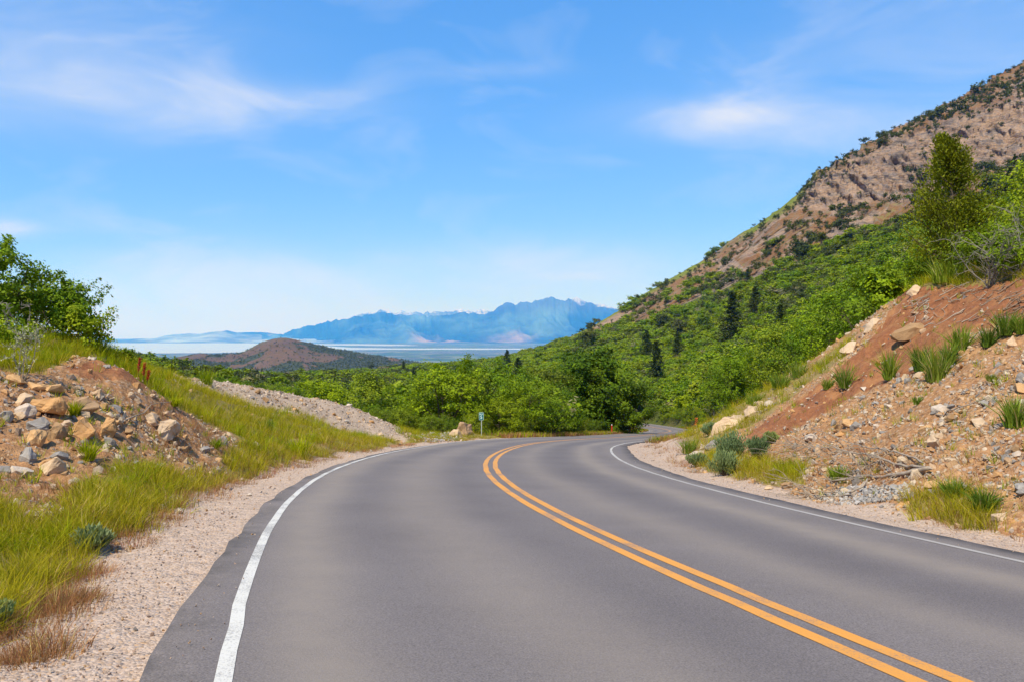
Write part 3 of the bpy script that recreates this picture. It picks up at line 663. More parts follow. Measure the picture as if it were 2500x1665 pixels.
def build_range(name, label, xs, ys, Yc, depth, mat, seed, amp, footx=None, back=6000, jag_=0.0):
    px = np.arange(min(xs) - 1, max(xs) + 2, 2.2); y = np.concatenate([np.linspace(Yc - depth, Yc, 90)[:-1], np.linspace(Yc, Yc + back, 30)])
    crest = np.interp(px, xs, ys) + jag_ * (fbm(px / 9, px * 0, 3, seed) * 2.2 + fbm(px / 30, px * 0, 2, seed + 3) * 1.2); PX, YY = np.meshgrid(px, y); X = (PX - CX) / F * YY; cz = -(crest - YH) / F * Yc
    t = np.clip((YY - (Yc - depth)) / depth, 0, 1); prof = np.where(YY <= Yc, .30 * t + .70 * t ** 2.3, 1 - .6 * sstep(Yc, Yc + back, YY))
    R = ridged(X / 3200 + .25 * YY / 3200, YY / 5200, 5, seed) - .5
    env = np.sin(np.clip(t, 0, 1) * math.pi) ** .8 * (YY <= Yc)
    Z = VZ - 8 + (cz[None] - VZ + 8) * prof * (1 + .0 * R) + amp * R * env
    small = 60 * fbm(X / 500, YY / 900, 3, seed + 9) * sstep(.1, .5, t); Z = Z + small * .6
    me = mesh_np(name, np.stack([X.ravel(), YY.ravel(), Z.ravel()], 1), grid_faces(len(y), len(px)), True)
    pxx = PX.ravel(); foot = np.zeros(pxx.size)
    if footx: foot = sstep(footx[0], footx[0] + 60, pxx) * (1 - sstep(footx[1] - 60, footx[1], pxx)) * (1 - sstep(.28, .52, t.ravel())) * sstep(.02, .1, t.ravel())
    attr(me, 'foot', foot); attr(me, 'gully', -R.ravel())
    tag(add(name, me, mat), label, 'mountains', kind='structure')
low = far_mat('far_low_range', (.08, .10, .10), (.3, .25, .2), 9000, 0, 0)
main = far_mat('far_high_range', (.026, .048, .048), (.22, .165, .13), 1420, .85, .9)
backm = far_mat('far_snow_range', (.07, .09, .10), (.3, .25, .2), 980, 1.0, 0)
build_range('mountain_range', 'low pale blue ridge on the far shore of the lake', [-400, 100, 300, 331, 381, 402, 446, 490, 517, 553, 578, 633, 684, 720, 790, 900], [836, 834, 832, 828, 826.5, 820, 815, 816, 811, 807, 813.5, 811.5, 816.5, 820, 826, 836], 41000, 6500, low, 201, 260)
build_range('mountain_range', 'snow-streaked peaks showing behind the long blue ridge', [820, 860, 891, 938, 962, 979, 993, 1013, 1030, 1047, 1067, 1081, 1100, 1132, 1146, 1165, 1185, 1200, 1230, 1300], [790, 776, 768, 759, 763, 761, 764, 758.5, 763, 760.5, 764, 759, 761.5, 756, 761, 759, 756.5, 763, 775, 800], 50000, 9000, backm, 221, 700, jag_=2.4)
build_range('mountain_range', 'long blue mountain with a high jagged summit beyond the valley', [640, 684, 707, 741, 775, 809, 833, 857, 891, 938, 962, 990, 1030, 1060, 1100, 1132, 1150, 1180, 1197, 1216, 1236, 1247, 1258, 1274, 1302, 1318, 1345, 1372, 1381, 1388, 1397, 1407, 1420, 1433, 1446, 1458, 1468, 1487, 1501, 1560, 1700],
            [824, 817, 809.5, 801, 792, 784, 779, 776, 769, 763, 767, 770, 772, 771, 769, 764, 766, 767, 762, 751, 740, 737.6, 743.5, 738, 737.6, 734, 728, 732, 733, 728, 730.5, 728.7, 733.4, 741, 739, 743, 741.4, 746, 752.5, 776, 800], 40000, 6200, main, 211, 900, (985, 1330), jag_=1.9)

# ------------------------------------------------------------------ haze: the air itself
HAZE_D = 4.0e-5; HAZE_C = (.03, .29, 1.0)
def build_haze():
    bm = bmesh.new(); bmesh.ops.create_cube(bm, size=1.0); me = bpy.data.meshes.new('haze'); bm.to_mesh(me); bm.free()
    o = add('haze', me); o.scale = (136000, 76000, 2600); o.location = (0, 30000, VZ - 20 + 1300)
    m = bpy.data.materials.new('haze_air'); m.use_nodes = True; N = m.node_tree.nodes; N.clear()
    out = N.new('ShaderNodeOutputMaterial'); v = N.new('ShaderNodeVolumePrincipled'); m.node_tree.links.new(v.outputs[0], out.inputs['Volume'])
    v.inputs['Color'].default_value = (*HAZE_C, 1); v.inputs['Absorption Color'].default_value = (1, 1, 1, 1)
    v.inputs['Density'].default_value = HAZE_D; v.inputs['Anisotropy'].default_value = 0.0
    me.materials.append(m); tag(o, 'pale blue haze filling the distant valley air', 'haze', kind='stuff')
build_haze()
#@@VEG

# ------------------------------------------------------------------ builders for plants and stones
def scatter(name, label, cat, pts, rot, scl, protos, kind='stuff', pick=None):
    """one uncountable object: its points carry copies of the small models in protos"""
    me = bpy.data.meshes.new(name); me.vertices.add(len(pts)); me.vertices.foreach_set('co', np.ascontiguousarray(pts, np.float32).ravel())
    a = me.attributes.new('rot', 'FLOAT_VECTOR', 'POINT'); a.data.foreach_set('vector', np.ascontiguousarray(rot, np.float32).ravel())
    scl = np.asarray(scl, float); scl = np.repeat(scl[:, None], 3, 1) if scl.ndim == 1 else scl
    a = me.attributes.new('scl', 'FLOAT_VECTOR', 'POINT'); a.data.foreach_set('vector', np.ascontiguousarray(scl, np.float32).ravel())
    a = me.attributes.new('idx', 'INT', 'POINT'); a.data.foreach_set('value', (rng.integers(0, len(protos), len(pts)) if pick is None else pick).astype(np.int32))
    coll = bpy.data.collections.new(name + '_kinds')
    for p in protos: coll.objects.link(p)
    ng = bpy.data.node_groups.new(name + '_scatter', 'GeometryNodeTree'); N = ng.nodes; L = ng.links
    ng.interface.new_socket('Geometry', in_out='INPUT', socket_type='NodeSocketGeometry'); ng.interface.new_socket('Geometry', in_out='OUTPUT', socket_type='NodeSocketGeometry')
    gi = N.new('NodeGroupInput'); go = N.new('NodeGroupOutput'); iop = N.new('GeometryNodeInstanceOnPoints'); ci = N.new('GeometryNodeCollectionInfo')
    ci.inputs['Collection'].default_value = coll; ci.inputs['Separate Children'].default_value = True; ci.inputs['Reset Children'].default_value = True
    iop.inputs['Pick Instance'].default_value = True
    def na(nm, t):
        n = N.new('GeometryNodeInputNamedAttribute'); n.data_type = t; n.inputs['Name'].default_value = nm; return n.outputs['Attribute']
    L.new(gi.outputs[0], iop.inputs['Points']); L.new(ci.outputs[0], iop.inputs['Instance']); L.new(na('idx', 'INT'), iop.inputs['Instance Index'])
    L.new(na('rot', 'FLOAT_VECTOR'), iop.inputs['Rotation']); L.new(na('scl', 'FLOAT_VECTOR'), iop.inputs['Scale']); L.new(iop.outputs[0], go.inputs[0])
    o = add(name, me); md = o.modifiers.new('scatter', 'NODES'); md.node_group = ng
    return tag(o, label, cat, kind=kind)
def unit(n):
    v = rng.normal(size=(n, 3)); return v / np.linalg.norm(v, axis=1, keepdims=True)
def leaf_quads(C, A, B, size, var, aspect=.6):
    """pointed leaves: C stem ends, A along, B across (unit vectors)"""
    s = np.asarray(size).reshape(-1, 1); w = s * aspect * .5
    V = np.stack([C, C + A * s * .5 + B * w, C + A * s, C + A * s * .5 - B * w], 1).reshape(-1, 3)
    Fq = np.arange(len(V)).reshape(-1, 4); return V, Fq, np.repeat(var, 4)
def perp(A):
    R = unit(len(A)); B = np.cross(A, R); return B / np.maximum(np.linalg.norm(B, axis=1, keepdims=True), 1e-6)
def tube(paths, sides=5):
    """paths: list of (points Nx3, radii N) -> V, F"""
    VV = []; FF = []; base = 0
    for pts, rad in paths:
        pts = np.asarray(pts, float); rad = np.asarray(rad, float); n = len(pts)
        T = np.gradient(pts, axis=0); T /= np.maximum(np.linalg.norm(T, axis=1, keepdims=True), 1e-9)
        ref = np.where(np.abs(T[:, 2:3]) < .9, [[0, 0, 1.0]], [[1.0, 0, 0]]); U = np.cross(T, ref); U /= np.maximum(np.linalg.norm(U, axis=1, keepdims=True), 1e-9); Wv = np.cross(T, U)
        a = np.linspace(0, 2 * np.pi, sides, endpoint=False)
        ring = pts[:, None] + rad[:, None, None] * (U[:, None] * np.cos(a)[None, :, None] + Wv[:, None] * np.sin(a)[None, :, None])
        VV.append(ring.reshape(-1, 3)); r = np.arange(n - 1)[:, None] * sides; c = np.arange(sides)[None]; d = (c + 1) % sides
        FF.append(np.stack([r + c, r + d, r + sides + d, r + sides + c], -1).reshape(-1, 4) + base); base += n * sides
    return np.concatenate(VV), np.concatenate(FF)
def wander(p, d, length, n, bend, up=0.0):
    pts = [np.array(p, float)]; d = np.array(d, float); d /= np.linalg.norm(d)
    for k in range(n):
        d = d + rng.normal(size=3) * bend + np.array([0, 0, up]); d /= np.linalg.norm(d); pts.append(pts[-1] + d * length / n)
    return np.array(pts)
def broad_tree(H, R, stems=3, nb=10, leaves=3000, leaf=.16, low=.25, open_=.35, seed=0, flat=.8):
    """stems, limbs and leaf sprays; returns trunk (V,F) and crown (V,F,var)"""
    paths = []; tips = []
    for s in range(stems):
        a = rng.uniform(0, 6.28); lean = rng.uniform(.06, .34) if stems > 1 else rng.uniform(0, .08)
        h = H * rng.uniform(.74, .96) if s else H * .93
        st = wander((.12 * R * math.cos(a) * (stems > 1), .12 * R * math.sin(a) * (stems > 1), -.15), (math.cos(a) * lean, math.sin(a) * lean, 1), h, 9, .07, .03)
        r0 = H * .018 / math.sqrt(stems) * 1.3; paths.append((st, np.linspace(r0, r0 * .15, 10)))
        for b in range(nb):
            t = rng.uniform(low, 1.0); k = min(int(t * 9), 8); p = st[k] + (st[k + 1] - st[k]) * (t * 9 - k)
            az = rng.uniform(0, 6.28); prof = math.sin(min(1, max(.06, (1.06 - t) / (1.06 - low * .6))) ** .75 * math.pi * .62) 
            ln = R * (.35 + .75 * prof) * rng.uniform(.65, 1.1)
            br = wander(p, (math.cos(az), math.sin(az), rng.uniform(.15, .8)), ln, 5, .16, .05)
            rb = r0 * .42 * (1.1 - t * .7); paths.append((br, np.linspace(rb, rb * .2, 6)))
            for q in range(4):
                kk = rng.integers(2, 6); e = wander(br[kk], rng.normal(size=3) * .6 + (br[-1] - br[0]) / max(ln, .1) * .6 + np.array([0, 0, .25]), ln * rng.uniform(.25, .5), 3, .2, .04)
                tips.append(e[-1]); tips.append(e[1]); paths.append((e, np.linspace(rb * .3, rb * .1, 4)))
        tips.append(st[-1]); tips.append(st[-2])
    tips = np.array(tips); TV, TF = tube(paths, 4)
    w = rng.uniform(.3, 1.6, len(tips)); idx = rng.choice(len(tips), leaves, p=w / w.sum())
    spread = R * open_ * (.55 + .6 * rng.random(len(tips)))[idx][:, None]
    off = unit(leaves) * (rng.random((leaves, 1)) ** .6) * spread; off[:, 2] *= flat
    C = tips[idx] + off
    ctr = np.array([tips[:, 0].mean(), tips[:, 1].mean(), H * .45]); out = (C - ctr) / np.array([R, R, H * .5]); out /= np.maximum(np.linalg.norm(out, axis=1, keepdims=True), .05)
    nrm = out * .75 + off / np.maximum(spread, .01) * .55 + np.array([0, 0, .35]) + rng.normal(size=(leaves, 3)) * .42; nrm /= np.linalg.norm(nrm, axis=1, keepdims=True)
    A = np.cross(nrm, unit(leaves)); A /= np.maximum(np.linalg.norm(A, axis=1, keepdims=True), 1e-6); B = np.cross(nrm, A)
    tone = rng.random(len(tips))[idx] * .5 + .5 * rng.random(leaves)
    size = leaf * rng.uniform(.65, 1.35, leaves)
    return (TV, TF), leaf_quads(C, A, B, size, tone, .75)
def conifer(H, R, leaves=2200, leaf=.3, taper=1.0, droop=.25, tiers=22, ragged=.25):
    st = np.array([[0, 0, -.2], [rng.normal() * .02 * H, 0, H * .5], [0, rng.normal() * .01 * H, H]]); paths = [(st, [H * .017, H * .010, H * .002])]
    Cs = []; As = []; tone = []
    per = leaves // (tiers * 7)
    for t in range(tiers):
        f = (t + rng.uniform(0, .6)) / tiers; z = H * (.06 + .93 * f); rr = R * (1 - f) ** taper * (1 + ragged * rng.normal() * .6) + .03 * R
        for b in range(7):
            a = rng.uniform(0, 6.28); ln = max(.1, rr * rng.uniform(.65, 1.15)); d = np.array([math.cos(a), math.sin(a), rng.uniform(-.05, .25) - droop * .6])
            p = np.array([0, 0, z]); e = p + d * ln; paths.append(((p, (p + e) / 2 + [0, 0, .03 * ln], e), [H * .004, H * .003, H * .001]))
            q = rng.random(per) ** .7; c = p + d * ln * q[:, None] + rng.normal(size=(per, 3)) * np.array([.11, .11, .05]) * ln
            Cs.append(c); As.append(np.tile(d, (per, 1)) + rng.normal(size=(per, 3)) * .45); tone.append(np.full(per, rng.random() * .6) + .4 * rng.random(per))
    C = np.concatenate(Cs); A = np.concatenate(As); A /= np.linalg.norm(A, axis=1, keepdims=True); B = perp(A)
    return tube([(np.asarray(p), np.asarray(r)) for p, r in paths], 4), leaf_quads(C, A, B, leaf * rng.uniform(.6, 1.3, len(C)), np.concatenate(tone), .5)
def juniper(H, R, leaves=9000, leaf=.13):
    """irregular pyramid of spreading, upturned plumes"""
    st = wander((0, 0, -.2), (0.02, 0, 1), H * .97, 9, .03, .05); paths = [(st, np.linspace(H * .022, H * .004, 10))]
    Cs = []; As = []; tone = []
    n = 105; per = leaves // n
    for k in range(n):
        f = rng.random() ** 1.2 * .96 + .03; i = min(int(f * 9), 8); p = st[i] + (st[i + 1] - st[i]) * (f * 9 - i)
        a = rng.uniform(0, 6.28); rr = R * (1.0 - f) ** .85 * (0.85 + .15 * math.sin(2 * a + 9 * f)) * rng.uniform(.6, 1.2) + .16
        br = wander(p, (math.cos(a), math.sin(a), rng.uniform(.0, .45)), rr * 1.05, 5, .10, .10); paths.append((br, np.linspace(H * .006, H * .0015, 6)))
        q = rng.random(per) ** .75; i2 = np.minimum((q * 5).astype(int), 4); c = br[i2] + (br[i2 + 1] - br[i2]) * (q * 5 - i2)[:, None]
        dirs = (br[i2 + 1] - br[i2]); dirs /= np.linalg.norm(dirs, axis=1, keepdims=True)
        c = c + rng.normal(size=(per, 3)) * (.07 + .055 * rr) * np.array([1, 1, 1.2])
        Cs.append(c); As.append(dirs * .7 + np.array([0, 0, .45]) + rng.normal(size=(per, 3)) * .6); tone.append(np.full(per, rng.random() * .55) + .45 * rng.random(per))
    C = np.concatenate(Cs); A = np.concatenate(As); A /= np.linalg.norm(A, axis=1, keepdims=True); B = perp(A)
    return tube(paths, 5), leaf_quads(C, A, B, leaf * rng.uniform(.5, 1.5, len(C)), np.concatenate(tone), .42)
def blades(n, h, spread, width, lean=.5, segs=2, hvar=.4, dome=False):
    """a tuft of tapering grass blades"""
    a = rng.uniform(0, 6.28, n); r = spread * np.sqrt(rng.random(n)); base = np.stack([r * np.cos(a), r * np.sin(a), np.full(n, -.02)], 1)
    out = np.stack([np.cos(a + rng.normal(size=n) * .8), np.sin(a + rng.normal(size=n) * .8), np.zeros(n)], 1)
    H = h * rng.uniform(1 - hvar, 1.05, n); L = lean * rng.uniform(.2, 1.2, n) * (.35 + r / spread * .9)
    side = np.stack([-out[:, 1], out[:, 0], np.zeros(n)], 1); turn = rng.uniform(0, 6.28, n); side = side * np.cos(turn)[:, None] + out * np.sin(turn)[:, None]
    V = []; 
    for k in range(segs + 1):
        t = k / segs; c = base + out * (L * H * t ** 1.8)[:, None]; c[:, 2] += H * (t - .28 * L * t * t)
        w = width * (1 - t) ** .7 * rng.uniform(.7, 1.3, n) * .5 + (width * .04)
        V.append(c - side * w[:, None]); V.append(c + side * w[:, None])
    V = np.stack(V, 1); m = 2 * (segs + 1); FF = []
    for k in range(segs): FF.append(np.array([2 * k, 2 * k + 1, 2 * k + 3, 2 * k + 2]))
    FF = (np.arange(n)[:, None, None] * m + np.array(FF)[None]).reshape(-1, 4)
    return V.reshape(-1, 3), FF, np.repeat(rng.random(n), m)
def leafmesh(name, parts, mat):
    V, Fq, var = parts; me = mesh_np(name, V, Fq); attr(me, 'var', var); me.materials.append(mat); return me
def join(list_):
    VV = []; FF = []; vv = []; b = 0
    for V, Fq, v in list_: VV.append(V); FF.append(Fq + b); vv.append(v); b += len(V)
    return np.concatenate(VV), np.concatenate(FF), np.concatenate(vv)
def rock_mesh(name, mat, npts=14, seed=0, dims=(1, 1, .7), sub=0, rough=.06, blocky=.35, peak=False):
    """angular stone: hull of random points, optionally split and roughened"""
    r = random.Random(seed); bm = bmesh.new()
    for k in range(npts):
        v = Vector((r.gauss(0, 1), r.gauss(0, 1), r.gauss(0, 1))).normalized()
        m = max(abs(v.x), abs(v.y), abs(v.z)); v = v * (1 - blocky) + v / m * blocky * .8
        bm.verts.new((v.x * .5 * dims[0] * r.uniform(.85, 1.1), v.y * .5 * dims[1] * r.uniform(.85, 1.1), v.z * .5 * dims[2] * r.uniform(.85, 1.1)))
    if peak:
        for v in bm.verts: t = v.co.z / (.5 * dims[2]); v.co.x *= 1 - .42 * t; v.co.y *= 1 - .42 * t
    res = bmesh.ops.convex_hull(bm, input=bm.verts)
    bmesh.ops.delete(bm, geom=[g for g in res['geom_interior'] if isinstance(g, bmesh.types.BMVert)], context='VERTS')
    if sub:
        bmesh.ops.bevel(bm, geom=list(bm.edges), offset=.018 * min(dims), segments=1, affect='EDGES')
        bmesh.ops.triangulate(bm, faces=bm.faces)
        bmesh.ops.subdivide_edges(bm, edges=list(bm.edges), cuts=sub, use_grid_fill=True)
        bm.normal_update()
        for v in bm.verts:
            p = v.co * (3.2 / max(dims)) + Vector((seed * 3.1, 0, 0)); v.co += v.normal * (mfractal(p, 1.0, 2.1, 4) * rough * min(dims))
    me = bpy.data.meshes.new(name); bm.to_mesh(me); bm.free(); me.materials.append(mat); return me

# ------------------------------------------------------------------ materials of plants and stones
G_MAPLE = leaf_mat('maple_leaves', (.045, .090, .002), (.270, .385, .010), .28)
G_SCRUB = leaf_mat('scrub_leaves', (.065, .100, .004), (.290, .360, .016), .24)
G_LIME = leaf_mat('young_leaves', (.105, .160, .003), (.350, .420, .012), .30)
G_FIR = leaf_mat('fir_needles', (.030, .048, .010), (.095, .125, .022), .12)
G_JUN = leaf_mat('juniper_sprays', (.045, .064, .003), (.200, .225, .008), .2)
G_DARKSH = leaf_mat('mountain_shrub_leaves', (.036, .050, .010), (.100, .118, .024), .15)
G_SAGE = leaf_mat('sage_leaves', (.115, .155, .060), (.270, .330, .150), .2)
G_DRY = leaf_mat('bare_twig_shrub', (.13, .12, .065), (.27, .25, .14), .15)
G_GREY = leaf_mat('grey_stalk_leaves', (.23, .24, .18), (.42, .43, .33), .15)
GR_GREEN = leaf_mat('green_grass', (.150, .190, .003), (.450, .490, .014), .4)
GR_OLIVE = leaf_mat('olive_grass', (.215, .190, .004), (.520, .450, .025), .35, (.58, .42, .15))
GR_RED = leaf_mat('red_cheatgrass', (.250, .105, .060), (.450, .235, .125), .35, (.55, .45, .16))
GR_BUNCH = leaf_mat('bunchgrass', (.075, .140, .010), (.270, .350, .045), .3, (.50, .42, .18))
RED_SPIKE = leaf_mat('red_flower_spikes', (.30, .045, .020), (.50, .10, .04), .15)
BARK = bark_mat('brown_bark', (.115, .085, .06)); BARKG = bark_mat('grey_bark', (.27, .24, .20)); DEAD = bark_mat('bleached_wood', (.36, .29, .22)); ROOT = bark_mat('root_wood', (.24, .155, .10))
def stone_mat(name, stops, rough=.9):
    n = NB(name); p = n.obj(); r = n.rnd(); f = n.noise(p, 2.2, 6, .65); f2 = n.noise(p, 9, 5, .7)
    c = n.ramp(r, stops, 'CONSTANT'); c = n.mix(n.ramp(f, [(.3, .0), (.7, 1.0)]), n.mix(1, c, (.68, .64, .60), 'MULTIPLY'), n.mix(1, c, (1.2, 1.18, 1.15), 'MULTIPLY'))
    c = n.mix(n.math('MULTIPLY', n.ramp(f2, [(.5, .0), (.62, 1.0)]), .35), c, n.mix(1, c, (.55, .45, .36), 'MULTIPLY'))
    n.col(c); n.rough(rough); n.bump(f2, .6, .03); return n.m
ST_MIX = stone_mat('mixed_scree', [(0, (.50, .35, .22)), (.16, (.56, .45, .32)), (.30, (.46, .27, .13)), (.42, (.56, .46, .34)), (.56, (.40, .33, .27)), (.66, (.33, .31, .285)), (.76, (.54, .33, .15)), (.86, (.58, .50, .40)), (.95, (.24, .225, .21))])
ST_PEB = stone_mat('shoulder_pebbles', [(0, (.50, .36, .27)), (.2, (.58, .445, .35)), (.4, (.40, .285, .22)), (.55, (.60, .50, .41)), (.7, (.31, .26, .23)), (.82, (.55, .34, .17)), (.92, (.22, .205, .20))])
ST_SPOIL = stone_mat('berm_stones', [(0, (.46, .35, .26)), (.25, (.52, .42, .32)), (.5, (.37, .28, .21)), (.7, (.56, .48, .38)), (.85, (.46, .30, .17)), (.95, (.27, .25, .23))])
ST_GREY = stone_mat('grey_gravel', [(0, (.38, .37, .36)), (.3, (.48, .46, .44)), (.55, (.31, .305, .30)), (.75, (.55, .51, .46)), (.9, (.46, .36, .27))])
ST_ORANGE = stone_mat('orange_rock', [(0, (.52, .30, .13)), (.5, (.56, .35, .17))]); ST_CREAM = stone_mat('cream_rock', [(0, (.58, .43, .28)), (.5, (.55, .42, .29))])
ST_BROWN = stone_mat('brown_rock', [(0, (.36, .23, .12)), (.5, (.40, .27, .16))]); ST_SLATE = stone_mat('slate_rock', [(0, (.27, .255, .24)), (.5, (.34, .32, .295))]); ST_WHITE = stone_mat('white_rock', [(0, (.58, .50, .41)), (.5, (.54, .46, .38))])

ORD = ['nearest', 'second', 'third', 'fourth', 'fifth', 'sixth', 'seventh', 'eighth', 'ninth', 'tenth', 'eleventh', 'twelfth', 'thirteenth', 'fourteenth', 'fifteenth', 'sixteenth', 'seventeenth', 'eighteenth', 'nineteenth', 'twentieth']
PENDING = []
def name_by_place(anchors):
    """word each pending label by the closest landmark and the side of it"""
    box_ = {}
    for o, px, py, noun in PENDING:
        best = min(anchors, key=lambda a: (a[0] - px) ** 2 + ((a[1] - py) * 1.6) ** 2); dx, dy = px - best[0], (py - best[1]) * 1.6
        side = ('left of' if dx < 0 else 'right of') if abs(dx) > abs(dy) else ('above' if dy < 0 else 'below')
        box_.setdefault((best[2], side, noun), []).append((dx * dx + dy * dy, o))
    for (nm, side, noun), v in box_.items():
        v.sort(key=lambda t: t[0])
        for k, (_, o) in enumerate(v): o['label'] = f'{noun}, {ORD[k] if k < 20 else str(k + 1) + chr(116) + chr(104)} one {side} {nm}'
    PENDING.clear()
# ------------------------------------------------------------------ stones: scree (uncountable), then single rocks
def polar_points(x0, x1, y0, y1, step):
    """jittered points over the ground seen between two picture columns; step = spacing as a share of distance"""
    rows = []
    Y = y0
    while Y < y1:
        n = max(2, int((x1 - x0) / F / step)); u = (x0 - CX) / F + (np.arange(n) + rng.random(n)) * step
        yy = Y * (1 + rng.uniform(-.5, .5, n) * step * 2.2); rows.append(np.stack([u * yy, yy], 1)); Y *= 1 + step * 2.0
    return np.concatenate(rows)
def rand_rot(n): return rng.uniform(0, 6.28, (n, 3))
PEB = [add('stone', rock_mesh('stone', ST_MIX, 11, 40 + k, (1, rng.uniform(.6, .95), rng.uniform(.35, .7))), link=False) for k in range(7)]
def recolour(objs, mat):
    out = []
    for o in objs:
        me = o.data.copy(); me.materials.clear(); me.materials.append(mat); out.append(add('stone', me, link=False))
    return out
def build_scree():
    Pn = polar_points(-150, 2680, 6.5, 47, .0032); X, Y = Pn.T; Z = ground(X, Y); g, red, grav, spo, px, py, o, d = near_masks(X, Y, Z)
    bank = (d > .9) & (Y < 46) & ~((px < 420) & (Y > 19)) & ~((px > 1950) & (Y > 31))
    dens = np.where(o > 0, .70, .55) * (1 - .93 * g) * (1 - .86 * red) * (1 - .9 * grav)
    dens = np.where((o < 0), dens * .85, dens); dens = np.where(spo > .5, 0, dens) * (.18 + 1.5 * sstep(-.2, .4, fbm(X * .7, Y * .7, 4, 301)))
    keep = bank & (rng.random(len(X)) < dens)
    m = keep; n = m.sum(); s = np.exp(rng.normal(-3.0, .55, n)) * (.6 + Y[m] * .034); s = np.clip(s, .025, .30)
    scatter('scree', 'loose mixed tan and grey stones covering the rocky banks', 'stones', np.stack([X[m], Y[m], Z[m] + s * .04], 1), rand_rot(n), s * np.array(1.0), PEB)
    m = (spo > .5) & (Y < 46) & (rng.random(len(X)) < .75); n = m.sum(); s = np.clip(np.exp(rng.normal(-2.45, .42, n)), .04, .28)
    scatter('berm_stones', 'pale broken stones heaped on the gravel berm left of the road', 'stones', np.stack([X[m], Y[m], Z[m] + s * .1], 1), rand_rot(n), s, recolour(PEB, ST_SPOIL))
    Pn = polar_points(-80, 2560, 3.6, 40, .0048); X, Y = Pn.T; Z = ground(X, Y); g, red, grav, spo, px, py, o, d = near_masks(X, Y, Z)
    m = (grav > .4) & (d > .02) & (rng.random(len(X)) < .40 * sstep(-.02, .5, d) + .05); n = m.sum(); s = np.clip(np.exp(rng.normal(-4.05, .38, n)) * (.75 + Y[m] * .05), .008, .09)
    e2 = (d > -.32) & (d <= -.02) & (Y < 26) & (rng.random(len(X)) < .07); n2_ = e2.sum(); kx, _ = road_coords(X[e2], Y[e2]); zr = RZ[kx] - RC[kx] * o[e2]; s2 = np.clip(np.exp(rng.normal(-4.2, .35, n2_)) * (.75 + Y[e2] * .05), .008, .06)
    X2 = np.concatenate([np.stack([X[m], Y[m], Z[m] + s * .15], 1), np.stack([X[e2], Y[e2], zr + s2 * .25], 1)]); s = np.concatenate([s, s2]); n = len(s)
    scatter('shoulder_gravel', 'fine pinkish gravel scattered on both road shoulders', 'gravel', X2, rand_rot(n), s, recolour(PEB, ST_PEB))
    pts = []; 
    for poly, cnt in (([(1990, 1215), (2060, 1190), (2150, 1185), (2220, 1190), (2230, 1215), (2140, 1225), (2060, 1235)], 700), ([(1015, 1062), (1060, 1052), (1105, 1056), (1130, 1068), (1120, 1076), (1040, 1079)], 420)):
        A = np.array(poly); lo = A.min(0); hi = A.max(0)
        while cnt > 0:
            x = rng.uniform(lo[0], hi[0]); y = rng.uniform(lo[1], hi[1])
            if inpoly(np.array([x]), np.array([y]), poly)[0]: pts.append(hit(x, y)); cnt -= 1
    pts = np.array(pts); s = np.clip(np.exp(rng.normal(-2.75, .35, len(pts))) * (.7 + pts[:, 1] * .022), .03, .3); pts[:, 2] += s * .15
    scatter('grey_gravel_heap', 'grey crushed stone spread at the foot of the bank and beside the marker boulder', 'gravel', pts, rand_rot(len(pts)), s, recolour(PEB, ST_GREY))
build_scree()
BASEC = {}
